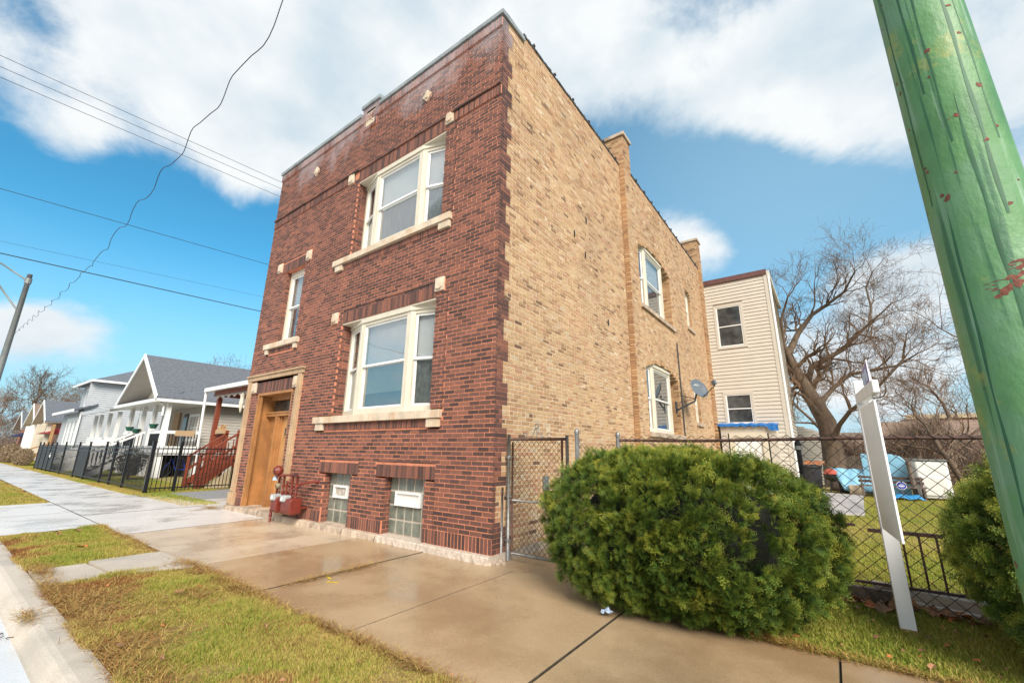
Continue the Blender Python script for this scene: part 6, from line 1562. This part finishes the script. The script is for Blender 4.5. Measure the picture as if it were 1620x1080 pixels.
bigl = [
    ([Vector((base.x, base.y, -.1)), pix(1316, 705, Y), pix(1308, 668, Y), pix(1280, 622, Y), pix(1258, 585, Y), pix(1247, 560, Y)], [.50, .42, .40, .32, .24, .19], [3, 4]),
    (L((1247, 560, 0), (1262, 528, .3), (1284, 498, .5), (1308, 482, .3), (1335, 462, -.5), (1352, 430, -.8)), [.19, .13, .10, .08, .055, .03], [1, 2, 3, 4, 5]),
    (L((1258, 585, 0), (1240, 545, -.8), (1236, 505, -1.2), (1246, 470, -1.5)), [.15, .09, .06, .04], [1, 2, 3]),
    (L((1300, 655, 0), (1278, 605, .8), (1284, 580, 1), (1310, 566, 1.2), (1335, 552, 1.4), (1358, 528, 1.6), (1375, 512, 1.8), (1400, 490, 1.8)), [.22, .17, .14, .12, .10, .08, .06, .03], [2, 3, 4, 5, 6, 7]),
    (L((1316, 700, 0), (1328, 672, -1), (1345, 650, -1.6), (1372, 630, -2), (1400, 600, -2.2), (1428, 570, -2.4), (1432, 540, -2.4)), [.17, .10, .085, .07, .055, .045, .03], [2, 3, 4, 5, 6]),
    (L((1308, 668, 0), (1270, 625, -1), (1258, 620, -1.2), (1240, 640, -2)), [.15, .09, .07, .04], [2, 3]),
    (L((1295, 640, 0), (1320, 612, .5), (1345, 592, .8), (1380, 585, 1), (1420, 578, 1), (1450, 560, 1)), [.13, .10, .08, .065, .05, .03], [1, 2, 3, 4, 5]),
    (L((1375, 512, 1.8), (1378, 485, 2), (1370, 455, 2), (1380, 430, 2)), [.06, .05, .04, .02], [1, 2, 3]),
]
bare_tree('bare_tree', 'biggest bare tree, thick leaning trunk and wide crown right of the beige wing', tuple(base), 9.5, .45, 4, limbs=bigl, dens=.8, levels=5, twig_r=.007, group=TG, spread=1.0)
bare_tree('bare_tree', 'slim multi stemmed bare tree standing behind the white box in the yard', (8.6, 24, 0), 6.6, .14, 11, lean=(-.1, 0), dens=.72, levels=5, twig_r=.008, group=TG, spread=.85)
bare_tree('bare_tree', 'bare tree with curved stems left of the green pole above the smaller yew', (9.6, 19, 0), 8.2, .15, 23, lean=(.05, 0), dens=.72, levels=5, twig_r=.007, group=TG, spread=.95)
bare_tree('bare_tree', 'tall pale bare tree far back behind the tan garages', (11.0, 46, 0), 11, .35, 31, dens=.8, levels=5, twig_r=.018, group=TG, tw=M_TWIGL)
bare_tree('bare_tree', 'bare tree far behind the dark wooden yard fence, beyond the biggest tree', (4.5, 44, 0), 11, .28, 37, dens=.8, levels=5, twig_r=.018, group=TG, tw=M_TWIGL)
bare_tree('bare_tree', 'taller bare tree at the far right, its twigs showing just left of the green pole', (9.8, 15.5, 0), 11.5, .2, 71, lean=(.1, 0), dens=.62, levels=5, twig_r=.006, group=TG, spread=1.0)
TL = 'bare trees at the left end of the street'
for i, (x, y, h, lab) in enumerate(((-66, 8, 10.5, 'wide bare tree rising behind the brick bungalow roof'), (-52, 22, 15, 'bare tree behind the grey house, right one at the street end'), (-82, 3.6, 10.5, 'bare tree with one main trunk at the far left street end'),
                       (-90, -1, 9.5, 'bare tree farthest left beyond the last house'), (-62, 16, 14.5, 'tall bare tree behind the two gabled bungalows'), (-100, 8, 12, 'pale distant bare tree beyond the street end'))):
    bare_tree('bare_tree', lab, (x, y, 0), h, .28, 60 + i, dens=.8, levels=5, twig_r=.022, group=TL, tw=M_TWIGL if i % 2 else M_TWIG)
M_THICK = leafmat('thicket_twigs', [(0, (.13, .08, .055)), (.5, (.22, .145, .10)), (1, (.30, .22, .16))])
def thicket(name, label, boxes, n, seed):
    g = np.random.default_rng(seed); V = []; T = []
    for (x0, x1, y0, y1, h) in boxes:
        m_ = n; P = np.stack([g.uniform(x0, x1, m_), g.uniform(y0, y1, m_), g.random(m_) ** 1.3 * h * (.6 + .4 * np.sin(g.uniform(0, 6)))], 1)
        P[:, 2] = g.random(m_) ** 1.2 * h * (.62 + .38 * np.sin(P[:, 0] * .9 + seed) * np.cos(P[:, 0] * .37))
        d = g.normal(size=(m_, 3)) * .5 + np.array([0, 0, .9]); d /= np.linalg.norm(d, axis=1)[:, None]; L = g.uniform(.5, 1.6, (m_, 1)); w = np.cross(d, g.normal(size=(m_, 3))); w /= np.linalg.norm(w, axis=1)[:, None]; w *= .012 + .008 * g.random((m_, 1))
        V.append(np.stack([P - w, P + w, P + d * L], 1).reshape(-1, 3)); T.append(np.repeat(g.random(m_), 3))
    V = np.concatenate(V); V[:, 2] = np.maximum(V[:, 2], 0); o = npmesh(name, V, np.arange(len(V)).reshape(-1, 3), M_THICK, tint=np.concatenate(T)); setp(o, label, 'thicket', kind='stuff')
thicket('brush_thicket', 'brown leafless brush behind the yard', [(1, 9, 27, 31, 3.2), (7, 22, 30, 38, 3.5), (9, 24, 16, 22, 2.0)], 16000, 3)
thicket('street_end_thicket', 'brown leafless brush and far trees at the left end of the street', [(-110, -84, -6, 8, 6), (-125, -95, 4, 22, 8)], 14000, 6)
blob('shrub', 'tan dried bushes in the front yard of the far bungalows', 'shrub', (-52, -.2, .7), (4.5, .7, .8), 7000, .07, M_BRUSH, 8)
blob('shrub', 'straw coloured ornamental grass clump in front of the brick bungalow', 'shrub', (-44, -.1, .55), (3.0, .5, .65), 5000, .06, M_BRUSH, 9)
blob('shrub', 'dark green round shrub at the far left by the sidewalk', 'shrub', (-64, -.3, .6), (3.4, .8, .75), 4000, .07, M_HEDGE, 10)
# far garages and houses behind the yard
g1 = thing('tan_garage', 'long pale tan garage with brown roof beyond the yard, seen above the fence rail', 'garage', (14, 42, 0))
m = MB(); m.box(7.5, 22, 40, 46, 0, 2.3); m.build('wall', M_YARD, g1); m = MB(); m.prism([(7, 39.5, 2.2), (7, 46.5, 2.2), (7, 43, 4.2)], (15.5, 0, 0)); m.build('roof', M_ROOFT, g1)
for x in (9.5, 13.5, 17.5): m = MB(); m.box(x, x + 2.4, 39.93, 39.99, 0, 2.0); m.build('garage_door', M_WHITE if x > 10 else M_BEIGE, g1)
g2 = thing('grey_garage', 'low grey garage beyond the yard fence, left of the tan one', 'garage', (5, 48, 0))
m = MB(); m.box(2, 7.0, 47, 52, 0, 2.3); m.build('wall', M_TAUPE, g2); m = MB(); m.prism([(1.7, 46.6, 2.2), (1.7, 52.4, 2.2), (1.7, 49.5, 3.6)], (5.6, 0, 0)); m.build('roof', M_ROOFT, g2)
g3 = thing('brick_flat', 'far low brick building beyond the garages', 'building', (24, 70, 0))
m = MB(); m.box(12, 42, 66, 74, 0, 6.0); m.build('wall', M_BRICKF, g3); m = MB(); m.box(11.8, 42.2, 65.8, 66, 5.8, 6.3); m.build('parapet', M_YARD, g3)
for k in range(6):
    plainwin(g3, (14 + k * 4.2, 66), (1, 0), (0, -1), 1.4, 3.2, 4.8, M_WHITE, M_WHITE, trim=.1)
# dark wooden yard fence, boards one by one
wf = thing('board_fence', 'weathered dark wooden board fence across the back of the yard', 'fence', (4, 24.5, 0))
for k in range(34):
    m = MB(); x = 1.6 + k * .17; m.box(x, x + .155, 24.0 + random.uniform(-.01, .01), 24.03, 0, 1.42 + random.uniform(-.06, .05)); m.build('board', M_WOODOLD, wf)
m = MB(); m.box(1.6, 7.4, 24.04, 24.09, .4, .5); m.box(1.6, 7.4, 24.04, 24.09, 1.1, 1.2); m.build('cross_rail', M_WOODOLD, wf)
# yard clutter
t = thing('ground_board', 'large grey weathered panel lying flat on the lawn', 'board', (3.8, 12, 0))
for k in range(3):
    f0, f1 = k / 3, (k + 1) / 3; A = lambda f: (2.7 + .5 * f, 8.8 + 7.2 * f); B_ = lambda f: (4.28 + .26 * f, 9.3 + 6.1 * f)
    m = MB(); m.prism([(*A(f0 + .004), .0), (*B_(f0 + .004), .0), (*B_(f1), .0), (*A(f1), .0)], (0, 0, .05 + .01 * k)); m.build('panel', simple('weathered_panel_%d' % k, (.40, .38, .37), .6, .3, 2, stretch=(1, .3, 1)), t)
def rag(name, label, cat, p0, u, v, nu, nv, amp, mt, thick=.015):
    m = MB(); p0 = Vector(p0); u = Vector(u); v = Vector(v); nn = u.cross(v).normalized(); P = []
    for j in range(nv + 1):
        for i in range(nu + 1): P.append(p0 + u * (i / nu) + v * (j / nv) + nn * (amp * (math.sin(i * 1.9 + j * .7) + random.uniform(-.5, .5))))
    m.add(P, [(j * (nu + 1) + i, j * (nu + 1) + i + 1, (j + 1) * (nu + 1) + i + 1, (j + 1) * (nu + 1) + i) for j in range(nv) for i in range(nu)])
    o = m.build(name, mt, loc=tuple(p0), smooth=True); s = o.modifiers.new('s', 'SOLIDIFY'); s.thickness = thick; setp(o, label, cat); return o
t = thing('plastic_screen', 'upright pale blue curved plastic panel with a dark tear in the yard', 'panel', (5.4, 16.6, 0))
m = MB(); m.prism([(4.72, 16.6, .05), (5.98, 16.6, .05), (5.98, 16.6, 1.25), (5.85, 16.6, 1.42), (5.6, 16.6, 1.50), (4.72, 16.6, 1.50)], (0, .08, 0)); m.build('panel_skin', M_SKYB, t, bevel=.02)
m = MB(); m.prism([(5.12, 16.585, 1.5), (5.36, 16.585, 1.5), (5.40, 16.585, 1.05), (5.44, 16.585, .85), (5.38, 16.585, .55), (5.27, 16.585, .62), (5.20, 16.585, 1.1)], (0, .012, 0)); m.build('tear', M_DKMET, t)
rag('blue_tarpaulin', 'crumpled pale blue tarpaulin spread low at the left of the blue panel', 'tarpaulin', (3.75, 16.9, .95), (1.4, -.2, -.05), (.3, -.5, -.8), 12, 8, .035, M_SKYB)
rag('blue_tarpaulin', 'small bright blue tarp scrap on the ground under the benches', 'tarpaulin', (4.9, 15.6, .16), (1.1, -.1, 0), (.1, -.5, -.1), 9, 4, .03, simple('mid_blue_tarp', (.05, .30, .62), .4, .2, 5))
t = thing('white_tank', 'pale grey white box shaped appliance standing beyond the lawn', 'appliance', (6.5, 16.2, 0))
m = MB(); m.box(6.12, 6.95, 15.9, 16.8, .05, 1.28); m.build('tank_body', M_WHITE, t, bevel=.05); m = MB(); m.box(6.09, 6.98, 15.87, 16.83, 1.28, 1.34); m.build('tank_lid', M_LAMP, t, bevel=.02)
m = MB(); m.box(6.2, 6.85, 15.86, 15.91, .15, .75); m.build('tank_panel', M_BLIND, t, bevel=.02)
pp = MB().tube([(5.98, 15.7, 0), (5.95, 15.75, 1.3)], .07, 8); o = pp.build('wooden_stake', M_WOODOLD, loc=(5.97, 15.7, 0)); setp(o, 'thick old timber stake standing between the blue panel and the white box', 'stake')
for (i, (x, y)) in enumerate(((4.5, 15.9), (5.3, 15.7))):
    t = thing('old_bench', 'low weathered slatted bench in front of the blue panel, ' + ('left one' if i == 0 else 'right one by the stake'), 'bench', (x, y, 0), 'old benches in the yard')
    for k in range(3): m = MB(); m.box(x, x + .95, y - .3 + k * .13, y - .2 + k * .13, .38, .42); m.build('seat_slat', M_WOODOLD, t)
    for k in range(2): m = MB(); m.box(x, x + .95, y + .1, y + .13, .50 + k * .14, .58 + k * .14); m.build('back_slat', M_RUST, t)
    for dx in (.05, .85): m = MB(); m.box(x + dx, x + dx + .06, y - .3, y + .12, 0, .38); m.box(x + dx, x + dx + .06, y + .08, y + .12, .38, .75); m.build('leg', M_WOODOLD, t)
t = thing('kettle_grill', 'small black barbecue grill with a dull red lid by the big tree', 'grill', (3.75, 17, 0))
m = MB(); m.lathe((3.75, 17, 0), [(.05, .42), (.22, .5), (.3, .66), (.3, .7)], 16); m.build('bowl', M_DKMET, t, smooth=True); m = MB(); m.lathe((3.75, 17, 0), [(.3, .71), (.27, .82), (.14, .9), (.02, .92)], 16); m.build('lid', simple('faded_red_lid', (.40, .08, .05), .4, .2, 5), t, smooth=True)
for k in range(3): a = k * 2.1; m = MB(); m.bar((3.75 + .12 * math.cos(a), 17 + .12 * math.sin(a), .5), (3.75 + .3 * math.cos(a), 17 + .3 * math.sin(a), 0), .03); m.build('leg', M_DKMET, t)
t = thing('black_barrel', 'black bin standing in the yard shade left of the grill', 'bin', (3.05, 18, 0))
m = MB(); m.lathe((3.05, 18, 0), [(.3, 0), (.36, .9), (.4, .92), (.4, 1.0), (.1, 1.04)], 14); m.build('bin_body', M_BLACKSCR, t)
rag('brown_cloth', 'orange brown cloth heaped on top of the black bin', 'cloth', (2.75, 17.8, 1.05), (.8, 0, .02), (0, .5, .12), 8, 6, .045, simple('rust_cloth', (.36, .14, .06), .8, .3, 5))
m = MB(); m.box(4.2, 4.62, 16.2, 16.5, .02, .36); o = m.build('concrete_block', M_STONE, bevel=.02, loc=(4.4, 16.3, 0)); setp(o, 'pale square stone block on the lawn edge in front of the blue tarp', 'block')
m = MB(); m.prism([(3.6, 18.2, 0), (4.9, 17.8, 0), (4.8, 18.6, .0), (3.6, 19, 0)], (0, 0, .5)); o = m.build('soil_heap', M_WOODOLD, bevel=.12, loc=(4.2, 18.4, 0)); setp(o, 'dark heap of old planks and soil behind the grill', 'heap')
m = MB(); m.box(3.9, 4.6, 17.25, 17.6, .0, .5); o = m.build('dark_crate', M_DKMET, bevel=.02, loc=(4.2, 17.4, 0)); setp(o, 'dark open crate between the grill and the pale stone block', 'crate')
t = thing('yard_sign', 'small blue eight sided security sign on a stake in the lawn', 'sign', (5.55, 14.6, 0))
m = MB(); cx, cz, r_ = 5.55, .50, .135; m.prism([(cx + r_ * math.cos(math.pi / 8 + k * math.pi / 4), 14.6, cz + r_ * math.sin(math.pi / 8 + k * math.pi / 4)) for k in range(8)], (0, .012, 0)); m.build('sign_border', M_WHITE, t)
m = MB(); r_ = .12; m.prism([(cx + r_ * math.cos(math.pi / 8 + k * math.pi / 4), 14.596, cz + r_ * math.sin(math.pi / 8 + k * math.pi / 4)) for k in range(8)], (0, .006, 0)); m.build('sign_face', M_SIGNB, t)
for (a, b, z) in ((-.075, .075, .49), (-.05, .05, .55), (-.04, .04, .44)): m = MB(); m.box(cx + a, cx + b, 14.590, 14.594, z - (.018 if z == .49 else .006), z + (.018 if z == .49 else .006)); m.build('white_lettering_bar', M_WHITE, t)
m = MB(); m.tube([(cx, 14.61, 0), (cx, 14.61, .4)], .008, 5); m.build('stake', M_STEEL, t)
